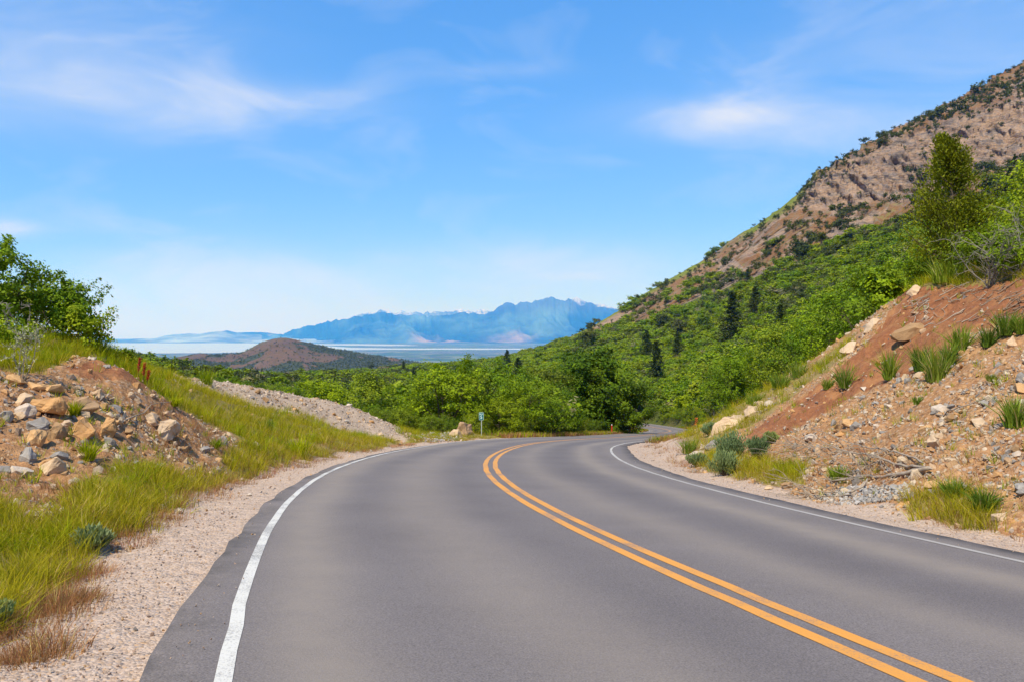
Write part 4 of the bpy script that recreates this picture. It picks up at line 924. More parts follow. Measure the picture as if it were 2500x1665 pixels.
ROCKS = [  # px, py (centre), width px, height px, material, tilt, label
 (120, 985, 78, 52, ST_ORANGE, 10, 'large blocky orange rock high in the left cut bank'), (212, 988, 62, 62, ST_BROWN, 30, 'upright brown slab beside a grass tuft on the left bank'),
 (62, 1000, 52, 36, ST_WHITE, -8, 'whitish rock below the large orange rock on the left bank'), (253, 1040, 50, 46, ST_ORANGE, 0, 'rounded ochre rock in the middle of the left bank'),
 (405, 1046, 60, 54, ST_CREAM, 12, 'pale cream boulder near the right end of the left bank'), (196, 1044, 72, 50, ST_ORANGE, 24, 'tilted orange ledge below the brown slab, left bank'),
 (90, 1036, 54, 28, ST_SLATE, -14, 'flat grey-topped rock on an orange block, left bank'), (84, 1064, 50, 42, ST_ORANGE, 5, 'square ochre block under the flat grey-topped rock'),
 (70, 1108, 36, 36, ST_SLATE, 20, 'dark slate-grey rock low on the left bank'), (266, 1076, 32, 24, ST_SLATE, 0, 'small grey rock below the rounded ochre rock'),
 (541, 1074, 32, 28, ST_SLATE, 28, 'grey wedge of rock at the right foot of the left bank'), (367, 1018, 38, 28, ST_CREAM, 10, 'pale rock just above the cream boulder, left bank'),
 (331, 966, 34, 26, ST_CREAM, 30, 'tan rock on the upper right of the left bank'), (14, 1014, 38, 24, ST_SLATE, -6, 'flat grey rock at the left edge of the picture'),
 (244, 960, 26, 24, ST_CREAM, 0, 'small tan rock perched right of the brown slab'), (130, 1135, 60, 40, ST_CREAM, 18, 'low pale rock half buried near the foot of the left bank'),
 (140, 1052, 42, 40, ST_BROWN, 10, 'brown block wedged left of the tilted orange ledge'), (182, 1172, 30, 18, ST_WHITE, 0, 'small white rock in the grass under the left bank'), (40, 925, 46, 22, ST_ORANGE, 5, 'broken reddish rock at the top left of the bank'), (95, 938, 48, 24, ST_ORANGE, -8, 'orange rock along the upper edge of the left bank'),
 (1762, 1042, 86, 40, ST_CREAM, -28, 'biggest cream boulder on the nose of the right bank'), (1797, 1017, 60, 34, ST_CREAM, -24, 'peach boulder leaning above the biggest cream boulder'),
 (1836, 1001, 46, 28, ST_CREAM, -18, 'cream rock third in the row on the right bank nose'), (1860, 985, 26, 20, ST_CREAM, -10, 'small cream rock fourth in the row on the bank nose'), (1878, 983, 24, 18, ST_WHITE, 0, 'small pale rock at the upper end of the boulder row'),
 (1737, 1084, 40, 26, ST_SLATE, 10, 'grey rock at the foot of the biggest cream boulder'), (1704, 1106, 46, 16, ST_WHITE, -10, 'flat white rock between grass and sagebrush, right verge'), (1714, 1090, 22, 18, ST_WHITE, 10, 'little white rock beside the flat white rock, right verge'),
 (2284, 1076, 40, 36, ST_CREAM, 20, 'cream rock standing out in the scree above the dead branch'), (2070, 1030, 32, 24, ST_ORANGE, 8, 'orange-tan rock left of the grey one on the right scree'), (2090, 1038, 30, 22, ST_SLATE, 0, 'grey-blue rock right of the orange-tan one on the scree'),
 (2047, 1042, 22, 18, ST_BROWN, 15, 'dark brown rock in the scree left of the orange-tan rock'), (2052, 1060, 28, 16, ST_ORANGE, 0, 'rusty flat stone below the dark brown rock'), (2138, 1039, 20, 14, ST_WHITE, 0, 'small white stone on the right scree'),
 (2294, 991, 34, 18, ST_CREAM, -6, 'flat pale stone high on the right scree'), (2170, 988, 26, 16, ST_WHITE, 12, 'pale stone midway up the right scree'), (2224, 806, 104, 34, ST_BROWN, -12, 'long brown rock ledge jutting from the red soil'),
 (2472, 834, 44, 22, ST_CREAM, -34, 'tilted tan slab on the upper scree at the right edge'), (2496, 917, 28, 24, ST_SLATE, 10, 'grey stone on the scree at the right picture edge'), (2194, 926, 18, 16, ST_SLATE, 0, 'grey stone at the foot of a grass clump on red soil'),
 (2232, 708, 26, 34, ST_CREAM, 30, 'upright tan rock on the crest left of the red soil'), (2148, 876, 24, 18, ST_ORANGE, 0, 'orange lump of rock in the red soil'), (2128, 792, 70, 22, ST_CREAM, -36, 'pale rib of rock along the edge of the red soil'), (2070, 850, 60, 20, ST_CREAM, -36, 'lower pale rib of rock on the crest of the right bank'),
 (1134, 1044, 46, 46, ST_BROWN, 0, 'tan pointed boulder beside the mile marker'), (1112, 1056, 34, 24, ST_CREAM, 10, 'smaller tan rock leaning left of the pointed boulder'),
 (2200, 1230, 30, 18, ST_ORANGE, 0, 'rusty rock at the edge of the grey gravel, right verge'), (1880, 1188, 30, 12, ST_CREAM, 0, 'low cream rock at the gravel edge left of the branch'), (1922, 1184, 34, 22, ST_BROWN, 8, 'tan-brown rock at the tip of the dead branch'), (1942, 1196, 22, 18, ST_ORANGE, 0, 'small orange rock beside the tip of the dead branch'),
 (2440, 1262, 44, 30, ST_CREAM, 10, 'cream rock in the grass at the lower right edge'), (2470, 1268, 30, 18, ST_ORANGE, 0, 'yellowish rock right of the cream one, lower right'), (608, 1207, 14, 9, ST_WHITE, 0, 'lone white stone on the left gravel shoulder'), (850, 928 + 60, 20, 12, ST_WHITE, 0, 'white stone on the crest of the gravel berm'), (622, 992, 16, 10, ST_WHITE, 0, 'white stone in the grass below the gravel berm'), (1455, 1057, 20, 7, ST_WHITE, 0, 'pale rock on the far verge near the red post'),
]
def build_rocks():
    for k, (px, py, w, h, mat, tilt, label) in enumerate(ROCKS):
        x, y, z = hit(px, py + h * .34); m = y / F; big = 1.12 if px < 600 and py < 1160 else 1.0; W_, H_ = w * m * big, h * m * big
        D = max(H_, W_ * .7)
        me = rock_mesh('rock', mat, 16, 900 + k, (W_ * 1.08, D, H_ * 1.35), 2, .13, .5 if 'boulder' not in label else .15, 'pointed' in label)
        o = add('rock', me); o.location = (x, y, z + H_ * .14); o.rotation_euler = (0, math.radians(tilt), rng.uniform(-.3, .3)); tag(o, label, 'rock', 'rocks that stand out on the banks')
    # further stones large enough to count, on three parts of the banks
    zones = [('cobble', 'fist to head-sized stone lying on the right scree slope', 'stones of the right scree', 100, lambda: (rng.uniform(1950, 2500), rng.uniform(880, 1230)), 'r'),
             ('cobble', 'broken stone lodged in the face of the left cut bank', 'stones of the left bank face', 70, lambda: (rng.uniform(0, 560), rng.uniform(930, 1170)), 'l'),
             ('cobble', 'pale stone lying on the gravel berm', 'stones of the gravel berm', 40, lambda: (rng.uniform(450, 980), rng.uniform(930, 1070)), 's')]
    base = [rock_mesh('cobble', m_, 15, 500 + 7 * k, (1, .8, .6), 0, .0, .45) for k, m_ in enumerate([ST_CREAM, ST_ORANGE, ST_WHITE, ST_SLATE, ST_BROWN, ST_CREAM, ST_WHITE, ST_ORANGE])]
    for m_, cw in zip(base, ['cream', 'orange', 'whitish', 'grey', 'brown', 'cream', 'whitish', 'orange']): BASEC[m_.name] = cw
    for nm, label, grp, cnt, f, code in zones:
        tries = 0
        while cnt > 0 and tries < 2500:
            tries += 1; px, py = f(); x, y, z = hit(px, py); a = np.array([x]); b = np.array([y])
            g, red, grav, spo, qx, qy, o_, d = near_masks(a, b, np.array([z]))
            if y > 45 or g[0] > .3 or grav[0] > .2 or red[0] > .3 or (code == 's') != (spo[0] > .5): continue
            s = float(np.clip(np.exp(rng.normal(-1.75, .42)), .10, .42)) * (1 if code != 's' else 1.25); o = add(nm, base[rng.integers(len(base)) if code == 'r' else rng.choice([0, 1, 4, 5, 7, 1, 4, 2, 3])]); o.location = (x, y, z + s * .0); o.rotation_euler = (rng.uniform(-.5, .5), rng.uniform(-.5, .5), rng.uniform(0, 6.28)); o.scale = (s, s, s)
            tag(o, label, 'rock', grp); cnt -= 1; PENDING.append((o, px, py, f'{BASEC[o.data.name]} stone'))
build_rocks()
name_by_place([(120, 985, 'the large orange rock'), (405, 1046, 'the pale cream boulder'), (70, 1108, 'the dark slate rock'), (253, 1040, 'the rounded ochre rock'), (541, 1074, 'the grey wedge of rock'), (280, 930, 'the red soil on the left bank'), (2224, 806, 'the brown rock ledge'), (2284, 1076, 'the cream rock in the scree'), (2080, 1034, 'the grey-blue and orange rock pair'), (2294, 991, 'the flat pale stone'), (2472, 834, 'the tilted tan slab'), (2250, 1145, 'the butt of the dead branch'), (2478, 1000, 'the grass clump on the scree'), (1950, 1100, 'the tips of the dead branch'), (2180, 900, 'the grass clumps on red soil'), (500, 930, 'the stalky grass on the berm'), (700, 960, 'the middle of the gravel berm'), (900, 1020, 'the lower end of the berm')])

# ------------------------------------------------------------------ trees
LAST = [None]
def tree_proto(name, parts, mat, bark):
    (TV, TF), crown = parts
    return mesh_np(name + '_trunk', TV, TF, True), leafmesh(name + '_crown', crown, mat), bark
def place_tree(name, proto, loc, label, cat='tree', group=None, rz=None, scale=1.0):
    tm, cm, bark = proto
    if not tm.materials: tm.materials.append(bark)
    e = empty(name, loc, label, cat, group, rng.uniform(0, 6.28) if rz is None else rz, scale); LAST[0] = e
    add('trunk', tm, None, e); add('crown', cm, None, e); return e
MAPLES = [tree_proto('maple', broad_tree(1.0 * 6, 2.3, 4, 12, 8500, .15, .05, .22), G_MAPLE, BARK) for _ in range(5)]
BRIGHTM = tree_proto('bright_maple', broad_tree(1.0 * 6, 2.4, 4, 13, 10000, .15, .04, .22), leaf_mat('bright_maple_leaves', (.075, .125, .002), (.330, .435, .010), .32), BARK)
DARKM = tree_proto('dark_maple', broad_tree(1.0 * 6, 2.3, 3, 14, 11000, .15, .03, .22), leaf_mat('dark_maple_leaves', (.035, .068, .003), (.185, .275, .010), .25), BARK)
YOUNG = [tree_proto('thicket', broad_tree(4, 1.9, 5, 9, 5200, .14, .05, .25), G_LIME if k == 0 else G_SCRUB, BARKG) for k in range(3)]
FIRS = [tree_proto('fir', conifer(10, rng.uniform(2.2, 3.1), 5200, .42, rng.uniform(.7, .95), .3, 26, .5), G_FIR, BARK) for _ in range(3)]
ROUNDJ = [tree_proto('hill_juniper', broad_tree(4.5, 1.7, 2, 12, 1500, .30, .08, .38), G_DARKSH, BARK) for _ in range(2)]
taken = []
def free(x, y, r):
    for a, b, c in taken:
        if (a - x) ** 2 + (b - y) ** 2 < (r + c) ** 2 * .5: return False
    return True
FRONT = [(800, 64, 932, 'bright maple behind the middle of the berm'), # px of trunk, distance, crown top px, label
 (905, 60, 985, 'leafy tree behind the lower end of the gravel berm'), (960, 66, 975, 'tree left of the mile marker, behind the berm foot'), (1035, 62, 960, 'shorter green tree just left of the pointed boulder'),
 (1088, 60, 897, 'tall spreading maple left of the mile marker'), (1165, 66, 905, 'tall maple rising right behind the mile marker'), (1228, 60, 972, 'low bright maple right of the mile marker'), (1290, 64, 940, 'round-headed maple midway between marker and red post'),
 (1345, 66, 975, 'low leafy maple left of the red post'), (1392, 74, 905, 'tall maple behind the low one left of the red post'), (1440, 84, 872, 'highest maple of the roadside thicket'), (1496, 78, 905, 'dense dark maple right beside the red post at the bend'), (1535, 92, 945, 'maple at the right end of the thicket by the bend'), (1120, 74, 925, 'maple crown showing between the two tall maples left of the marker'), (1255, 78, 925, 'maple behind the round-headed one'), (1340, 86, 915, 'maple in the second row left of the highest one')]
_i = np.arange(i0 + 80, i0 + 260); _q = road_pt(_i, -(EL[_i] + .7)); _q = _q[np.argmin(np.abs(CX + F * _q[:, 0] / _q[:, 1] - 1493.5))]; DELIN = (float(_q[0]), float(_q[1]))      # where the red post stands
def build_trees():
    FRONT[:] = [(px, max(Y, DELIN[1] + 7.5) if 1380 < px < 1545 else Y, top, lab) for px, Y, top, lab in FRONT]
    for px, Y, top, label in FRONT:
        x = (px - CX) / F * Y; z = gz(x, Y); h = (-(top - YH) / F * Y - z) * 1.13
        if px < 1100: h *= .97
        place_tree('maple_tree', DARKM if ('dark' in label or 'highest' in label or 'right end' in label) else BRIGHTM if ('tall spreading' in label or 'bright' in label or 'shorter' in label) else MAPLES[rng.integers(5)], (x, Y, z), label, 'tree', 'maples beyond the first bend', None, (h / 6 * rng.uniform(1.1, 1.35), h / 6 * 1.2, h / 6)); taken.append((x, Y, h * .25))
    # low bright shrubs along the outer verge
    n = 0
    for px in np.linspace(880, 1560, 26):
        Y = np.interp(px, [880, 1080, 1300, 1560], [50, 54, 61, 100]) + rng.uniform(0, 4); x = (px - CX) / F * Y
        i, o = road_coords([x], [Y]); 
        if abs(o[0]) < EL[i[0]] + 1.9: 
            sh = (EL[i[0]] + 2.0 + rng.random()); x, y_ = road_pt(i[0], -sh)[:2]; Y = y_
        s = rng.uniform(.30, .52); place_tree('roadside_shrub', YOUNG[0 if rng.random() < .5 else 1], (x, Y, gz(x, Y)), 'low bright green shrub on the outer verge below the maples', 'shrub', 'shrubs along the outer verge', None, s); PENDING.append((LAST[0], px, to_px(x, Y, gz(x, Y))[1], 'low bright green verge shrub'))
    # thicket beyond: counted trees down to where they merge into one green mass
    cand = []
    for _ in range(2600):
        Y = float(np.exp(rng.uniform(math.log(62), math.log(250)))); px = rng.uniform(360, 2250); x = (px - CX) / F * Y
        cand.append((Y, px, x))
    cand.sort(); cnt = [0, 0, 0]
    for Y, px, x in cand:
        i, o = road_coords([x], [Y]); o = o[0]
        if abs(o) < 4.3 + 2.2: continue
        if px > 1540 and o < 0 and Y < 128: continue
        if Y < 75 and px > 1560: continue
        if 1380 < px < 1545 and Y < DELIN[1] + 5: continue
        if 1600 < px < 1775 and Y < 136: continue
        if px > 1560 and Y < 100 and o > 0 and o < 9: continue
        if px < 900 and Y < 125: continue
        r = 2.2
        if not free(x, Y, r): continue
        if px < 900: k, lab, nm = 0, 'leafy green tree on the wooded slope behind the gravel berm', 'slope_tree'
        elif o < 0: k, lab, nm = 1, 'green tree in the thicket behind the front row of maples', 'thicket_tree'
        else: k, lab, nm = 2, 'green tree on the hillside to the right of the far road', 'hillside_tree'
        if cnt[k] >= (70, 75, 110)[k]: continue
        cnt[k] += 1; taken.append((x, Y, r))
        P_ = MAPLES[rng.integers(5)] if rng.random() < .55 else YOUNG[rng.integers(3)]; H0 = 6 if P_ in MAPLES else 4
        h = rng.uniform(2.6, 4.4) if k != 2 else rng.uniform(3.0, 6.2)
        if k == 1: h = rng.uniform(3.0, 5.2)
        place_tree(nm, P_, (x, Y, gz(x, Y)), lab, 'tree', ('trees behind the berm', 'trees of the thicket', 'trees of the right hillside')[k], None, h / H0); PENDING.append((LAST[0], px, to_px(x, Y, gz(x, Y) + h * .6)[1], ('leafy slope tree', 'green thicket tree', 'green hillside tree')[k]))
    for k, sr in enumerate(np.linspace(142, 205, 16)):
        i = i0 + int(sr / DS); x, Y = road_pt(i, ER[i] + rng.uniform(1.6, 3.6))[:2]; z = gz(x, Y)
        place_tree('roadside_shrub', YOUNG[0 if k % 3 else 1], (x, Y, z), 'bright green shrub on the inner verge of the far road', 'shrub', 'shrubs along the far road', None, rng.uniform(.55, .85)); PENDING.append((LAST[0], *to_px(x, Y, z + 1), 'bright green far-road shrub'))
    for px, py, hp, lab in [(1787, 845, 92, 'tallest dark fir on the right hillside'), (1905, 838, 66, 'dark fir right of the tallest one on the hillside'), (1845, 782, 58, 'fir higher up between the two tall hillside firs'), (1578, 880, 52, 'narrow fir low on the hillside left of the tall firs'), (1655, 882, 50, 'slim dark fir on the lower hillside'), (1602, 938, 74, 'broad dark fir behind the roadside maples'),
                            (1238, 908, 38, 'dark fir on the canyon floor right of centre'), (1265, 940, 48, 'dark fir on the canyon floor nearer than its neighbour'), (1825, 702, 30, 'small fir at the upper edge of the scrub'), (1612, 812, 40, 'dark round-topped conifer at the scrub edge'), (1650, 825, 36, 'brownish conifer right of the round-topped one'), (1430, 848, 34, 'bushy conifer low on the mountain foot'), (1402, 880, 30, 'bushy conifer below the one on the mountain foot'),
                            (1010, 938, 30, 'dark fir left of centre on the canyon floor'), (640, 912, 26, 'dark fir below the brown hill'), (575, 918, 24, 'small fir on the ridge left of the brown hill foot'), (985, 912, 22, 'little fir beside the bare knoll'), (1075, 925, 26, 'slim fir behind the maples left of the marker'), (905, 900, 14, 'round dark tree on the bare knoll'), (1960, 640, 42, 'dark juniper under the cliffs'), (2010, 600, 26, 'small dark juniper at the top of the scrub'), (1870, 690, 26, 'dark shrubby conifer in the orange soil')]:
        x, y, z = hit(px, py, 100); h = hp / F * y * 1.45
        P_ = ROUNDJ[rng.integers(2)] if ('juniper' in lab or 'round' in lab or 'bushy' in lab or 'shrubby' in lab) else FIRS[rng.integers(3)]
        place_tree('conifer', P_, (x, y, z), lab, 'conifer', 'conifers of the canyon', None, h / (4.5 if P_ in ROUNDJ else 10))
build_trees()
name_by_place([(1787, 800, 'the tallest hillside fir'), (1905, 805, 'the fir right of the tallest'), (1578, 855, 'the narrow low fir'), (1655, 857, 'the slim dark fir'), (1602, 900, 'the broad dark fir'), (1700, 1025, 'the striped marker'), (2335, 560, 'the juniper'), (2100, 800, 'the pale rock rib'), (1990, 860, 'the grassy crest'), (1850, 960, 'the cream boulders'), (1175, 1030, 'the mile marker'), (1088, 950, 'the tall spreading maple'), (1440, 930, 'the highest roadside maple'), (1290, 990, 'the round-headed maple'), (1496, 960, 'the dark maple at the bend'), (1493, 1050, 'the red post'), (1238, 895, 'the canyon-floor fir'), (1010, 930, 'the dark fir left of centre'), (687, 880, 'the brown hill'), (640, 935, 'the middle of the berm'), (450, 915, 'the left end of the berm'), (870, 990, 'the lower end of the berm'), (915, 905, 'the bare knoll'), (800, 950, 'the bright maple behind the berm')])
def build_forest():
    # woods and scrub beyond the counted trees: one green mass
    def low(name, H, R, n, leaf, mat):
        (TV, TF), crown = broad_tree(H, R, 2, 4, n, leaf, .25, .50); return add(name, leafmesh(name, crown, mat), link=False)
    shr = [low('scrub', 3.4, 1.75, 420, .50, G_SCRUB) for _ in range(4)] + [low('scrub', 3.0, 1.7, 420, .46, G_MAPLE) for _ in range(2)] + [low('scrub', 2.8, 1.6, 360, .46, G_LIME)]
    shr += [low('scrub', 2.6, 1.5, 200, .40, G_DRY), low('scrub', 3.0, 1.5, 330, .42, G_DARKSH)]
    for k, o_ in enumerate(shr): o_.name = 'scrub_%02d' % k
    pts = []; sc = []
    Y = 70.0
    while Y < 1750:
        sp = max(2.3, Y * .0075); n = int(3700 / F * Y / sp); u = (-700 - CX) / F + (np.arange(n) + rng.random(n)) * sp / Y
        yy = Y + rng.uniform(-.5, .5, n) * sp; pts.append(np.stack([u * yy, yy], 1)); sc.append(np.full(n, sp)); Y += sp * .95
    A = np.concatenate(pts); sp = np.concatenate(sc); X, Y = A.T; Z = ground(X, Y); px, py = to_px(X, Y, Z)
    i, o = road_coords(X, Y); n1 = fbm(X / 40, Y / 40, 4, 101); fx = np.interp(px, FORX, FORY)
    patch = (fbm(X / 28 + Y / 90, Y / 60, 3, 381) > .30) & (fx - py < 95) & (cliff_mask(px, py) < .2); below = (fx - py + 34 * n1 < 0) | (px < 1330) | patch
    gaps = fbm(X / 22, Y / 22, 3, 351) < np.where(px > 1330, np.interp(py - fx, [-30, 0, 60, 200], [.05, .18, .34, .45]), .40)
    roadok = (np.abs(o) > 6.8) | (Y > 240)
    ok = below & gaps & roadok & ~((px > 1560) & (Y < 105)) & (rng.random(len(X)) < .80)
    kn = inpoly(px, py, [(880, 928), (910, 900), (930, 902), (962, 922), (945, 924), (918, 910), (890, 930)]); ok &= ~kn
    ok &= ~((px > 1560) & (px < 2250) & (Y < 120) & (o < 9)); ok &= ~((px < 900) & (Y < 150)); ok &= ~((px > 1590) & (px < 1775) & (Y < 138)); ok &= ~((px > 1380) & (px < 1545) & (Y < DELIN[1] + 5))
    m = ok; s = sp[m] / 2.3 * np.clip(np.exp(rng.normal(-.12, .34, m.sum())), .4, 2.1); s = np.minimum(s, 3.2)
    v = fbm(X[m] / 30, Y[m] / 30, 3, 371) + rng.normal(size=m.sum()) * .22; w = rng.random(m.sum()); q = m.sum()
    v = v - .42 * (1 - sstep(880, 1150, px[m])) - .15 * sstep(2000, 2200, px[m])
    pick = np.where(v > .28, 6, np.where(v > .02, rng.integers(4, 6, q), np.where(v > -.30, rng.integers(0, 4, q), 8))); pick = np.where(w < .08, 7, pick); pick = np.where((w > .90), 8, pick)
    scatter('hillside_scrub', 'dense green scrub and woods covering the canyon and lower mountainside', 'woods', np.stack([X[m], Y[m], Z[m] - .1], 1), np.stack([rng.uniform(-.1, .1, m.sum()), rng.uniform(-.1, .1, m.sum()), rng.uniform(0, 6.28, m.sum())], 1), np.stack([s, s, np.minimum(s, .55 + .45 * s)], 1), shr, pick=pick)
    # sparse dark shrubs among the rocks and along the ridge line
    dk = [low('shrub', 2.6, 1.5, 260, .42, G_DARKSH) for _ in range(4)]
    c = cliff_mask(px, py); sky = np.interp(px, SKYX, SKYY)
    above = ~below & (Y < 945) & (px > 1330)
    dens = .16 + .42 * sstep(-.1, .35, fbm(X / 35, Y / 35, 3, 361))
    bt = np.interp(px, *zip(*CLIFF_TOP)); dens = np.where((px > 1950) & (py < bt + 10), .85, dens); dens = np.where((py - sky < 16) & (px < 1950), .10, dens)
    dens = np.where((c > .6) & (py > bt + 10), .13, dens)
    m = above & (rng.random(len(X)) < dens); s = np.exp(rng.normal(.12, .45, m.sum())) * np.where(px[m] > 1950, 1.15, 1.0) * np.where((py - sky)[m] < 14, .75, 1.0)
    scatter('mountain_shrubs', 'sparse dark shrubs dotted over the rocky mountainside and ridge', 'shrubs', np.stack([X[m], Y[m], Z[m] - .2], 1), np.stack([np.zeros(m.sum()), np.zeros(m.sum()), rng.uniform(0, 6.28, m.sum())], 1), s, dk)
    HXg, HYg, HZg, G = HILL; f = lambda q: q.ravel()
    k = rng.random(HXg.size) < (.03 + .20 * G.ravel()); k &= (HYg.ravel() < 2950); s = rng.uniform(.7, 1.7, k.sum())
    scatter('hill_shrubs', 'dark shrubs dotted over the brown hill', 'shrubs', np.stack([f(HXg)[k], f(HYg)[k], f(HZg)[k]], 1), np.stack([np.zeros(k.sum()), np.zeros(k.sum()), rng.uniform(0, 6.28, k.sum())], 1), s, [low('shrub', 2.6, 1.7, 70, .8, G_DARKSH) for _ in range(2)])
build_forest()

# ------------------------------------------------------------------ shrubs and trees on the two banks
def build_bank_trees():
    def bush(name, px, base, top, halfw, Y, mat, bark, leaves, leaf, label, cat='tree', stems=5, nb=10, open_=.22, low=.18):
        x = (px - CX) / F * Y; z = gz(x, Y) if base is None else gz(x, Y); H = -(top - YH) / F * Y - z; R = halfw / F * Y
        place_tree(name, tree_proto(name, broad_tree(H, R, stems, nb, leaves, leaf, low, open_), mat, bark), (x, Y, z), label, cat)
    bush('maple_tree', -20, None, 555, 95, 18.5, G_MAPLE, BARK, 9000, .072, 'tallest leafy maple at the left edge of the picture', stems=5, nb=14, open_=.20)
    bush('maple_tree', 138, None, 652, 78, 19.5, G_MAPLE, BARK, 6500, .070, 'slender maple with sparse top right of the tallest left one', stems=4, nb=11, open_=.22)
    bush('maple_shrub', 205, None, 752, 56, 19, G_LIME, BARK, 3200, .066, 'low bright maple shrub at the right end of the left thicket', 'shrub', 5, 8, .28, .1)
    bush('maple_shrub', 60, None, 690, 90, 21, G_SCRUB, BARK, 5200, .075, 'dense dark green shrub filling in behind the left maples', 'shrub', 6, 9, .3, .08)
    bush('maple_shrub', 20, None, 790, 60, 16.5, G_LIME, BARKG, 2200, .062, 'short leafy shrub in front of the left maples', 'shrub', 5, 6, .3, .08)
    bush('yellow_shrub', 303, None, 838, 26, 19.5, G_LIME, BARK, 900, .05, 'small yellow-green shrub on the crest right of the left thicket', 'shrub', 5, 5, .35, .05)
    # right bank
    Y = 25.5; x = (2338 - CX) / F * Y; z = gz(x, Y); H = -(322 - YH) / F * Y - z
    place_tree('juniper_tree', tree_proto('juniper_tree', juniper(H * 1.05, 2.15, 30000, .09), G_JUN, BARK), (x, Y, z - .05), 'tall yellow-green juniper standing on top of the right bank', 'tree', None, 0.6)
    bush('maple_tree', 2500, None, 420, 125, 24, G_LIME, BARKG, 9500, .085, 'bright leafy tree right of the juniper at the picture edge', stems=5, nb=12, open_=.24)
    bush('maple_shrub', 2450, None, 575, 110, 22.5, G_LIME, BARKG, 7600, .075, 'bushy bright green shrub along the top of the red soil', 'shrub', 6, 9, .30, .05)
    bush('maple_shrub', 2265, None, 640, 62, 27, G_LIME, BARK, 2600, .075, 'yellow-green shrub at the foot of the juniper', 'shrub', 5, 7, .32, .05)
    bush('maple_shrub', 2505, None, 585, 70, 21, G_MAPLE, BARK, 3600, .07, 'leafy shrub at the right picture edge above the soil', 'shrub', 5, 8, .3, .05)
    for px, Y, top, hw, lab in [(2195, 38, 650, 80, 'leafy tree behind the bank left of the juniper'), (2130, 44, 655, 85, 'broad green tree second left of the juniper'), (2060, 50, 700, 80, 'rounded tree rising behind the crest of the right bank'), (2010, 56, 760, 70, 'dark green tree just above the grassy crest'), (1950, 62, 790, 66, 'tree behind the grassy crest, lower than its right neighbour'), (2262, 46, 600, 80, 'tree partly hidden behind the juniper'), (1890, 68, 860, 60, 'low tree at the left end of those behind the crest'), (2170, 33, 660, 60, 'bright low tree beside the tan crest rock')]:
        x = (px - CX) / F * Y; z = gz(x, Y); H = max(2.2, -(top - YH) / F * Y - z); R = hw / F * Y
        place_tree('bank_tree', tree_proto('bank_tree', broad_tree(H, R, 4, 10, 4200, .15, .08, .30), G_MAPLE if rng.random() < .5 else G_SCRUB, BARK), (x, Y, z), lab, 'tree', 'trees behind the right bank'); taken.append((x, Y, 2))
    # bare grey shrub
    def bare(name, px, py, Y, H, R, n, mat, label, cat, down=False):
        x = (px - CX) / F * Y; z = gz(x, Y); paths = []
        for k in range(n):
            a = rng.uniform(0, 6.28); st = wander((0, 0, -.05), (math.cos(a) * rng.uniform(.3, 1.1), math.sin(a) * .7, rng.uniform(.6, 1.4)), H * rng.uniform(.7, 1.1), 7, .16, .0); paths.append((st, np.linspace(.02, .005, 8)))
            for q in range(9):
                i = rng.integers(2, 8); b = wander(st[i], (st[min(i, 6) + 1] - st[min(i, 6)]) / .2 + rng.normal(size=3) * .8, R * rng.uniform(.3, .7), 5, .25); paths.append((b, np.linspace(.009, .003, 6)))
                for w in range(3): c = wander(b[rng.integers(1, 6)], rng.normal(size=3), R * .25, 3, .25); paths.append((c, np.linspace(.005, .0025, 4)))
        V, Fq = tube(paths, 3); e = add(name, mesh_np(name, V, Fq, True), mat); e.location = (x, Y, z); return tag(e, label, cat)
    bare('dead_shrub', 2415, 640, 21.5, 1.75, 1.0, 9, BARKG, 'bare grey twiggy shrub in front of the bright leaves, right bank', 'shrub')
    bare('dead_shrub', 2490, 560, 21, 2.3, 1.1, 7, BARKG, 'leafless grey branches at the right picture edge', 'shrub')
    bare('twig_tuft', 50, 760, 17, 1.1, .35, 4, BARKG, 'thin bare twigs among the left maples', 'twigs')
build_bank_trees()

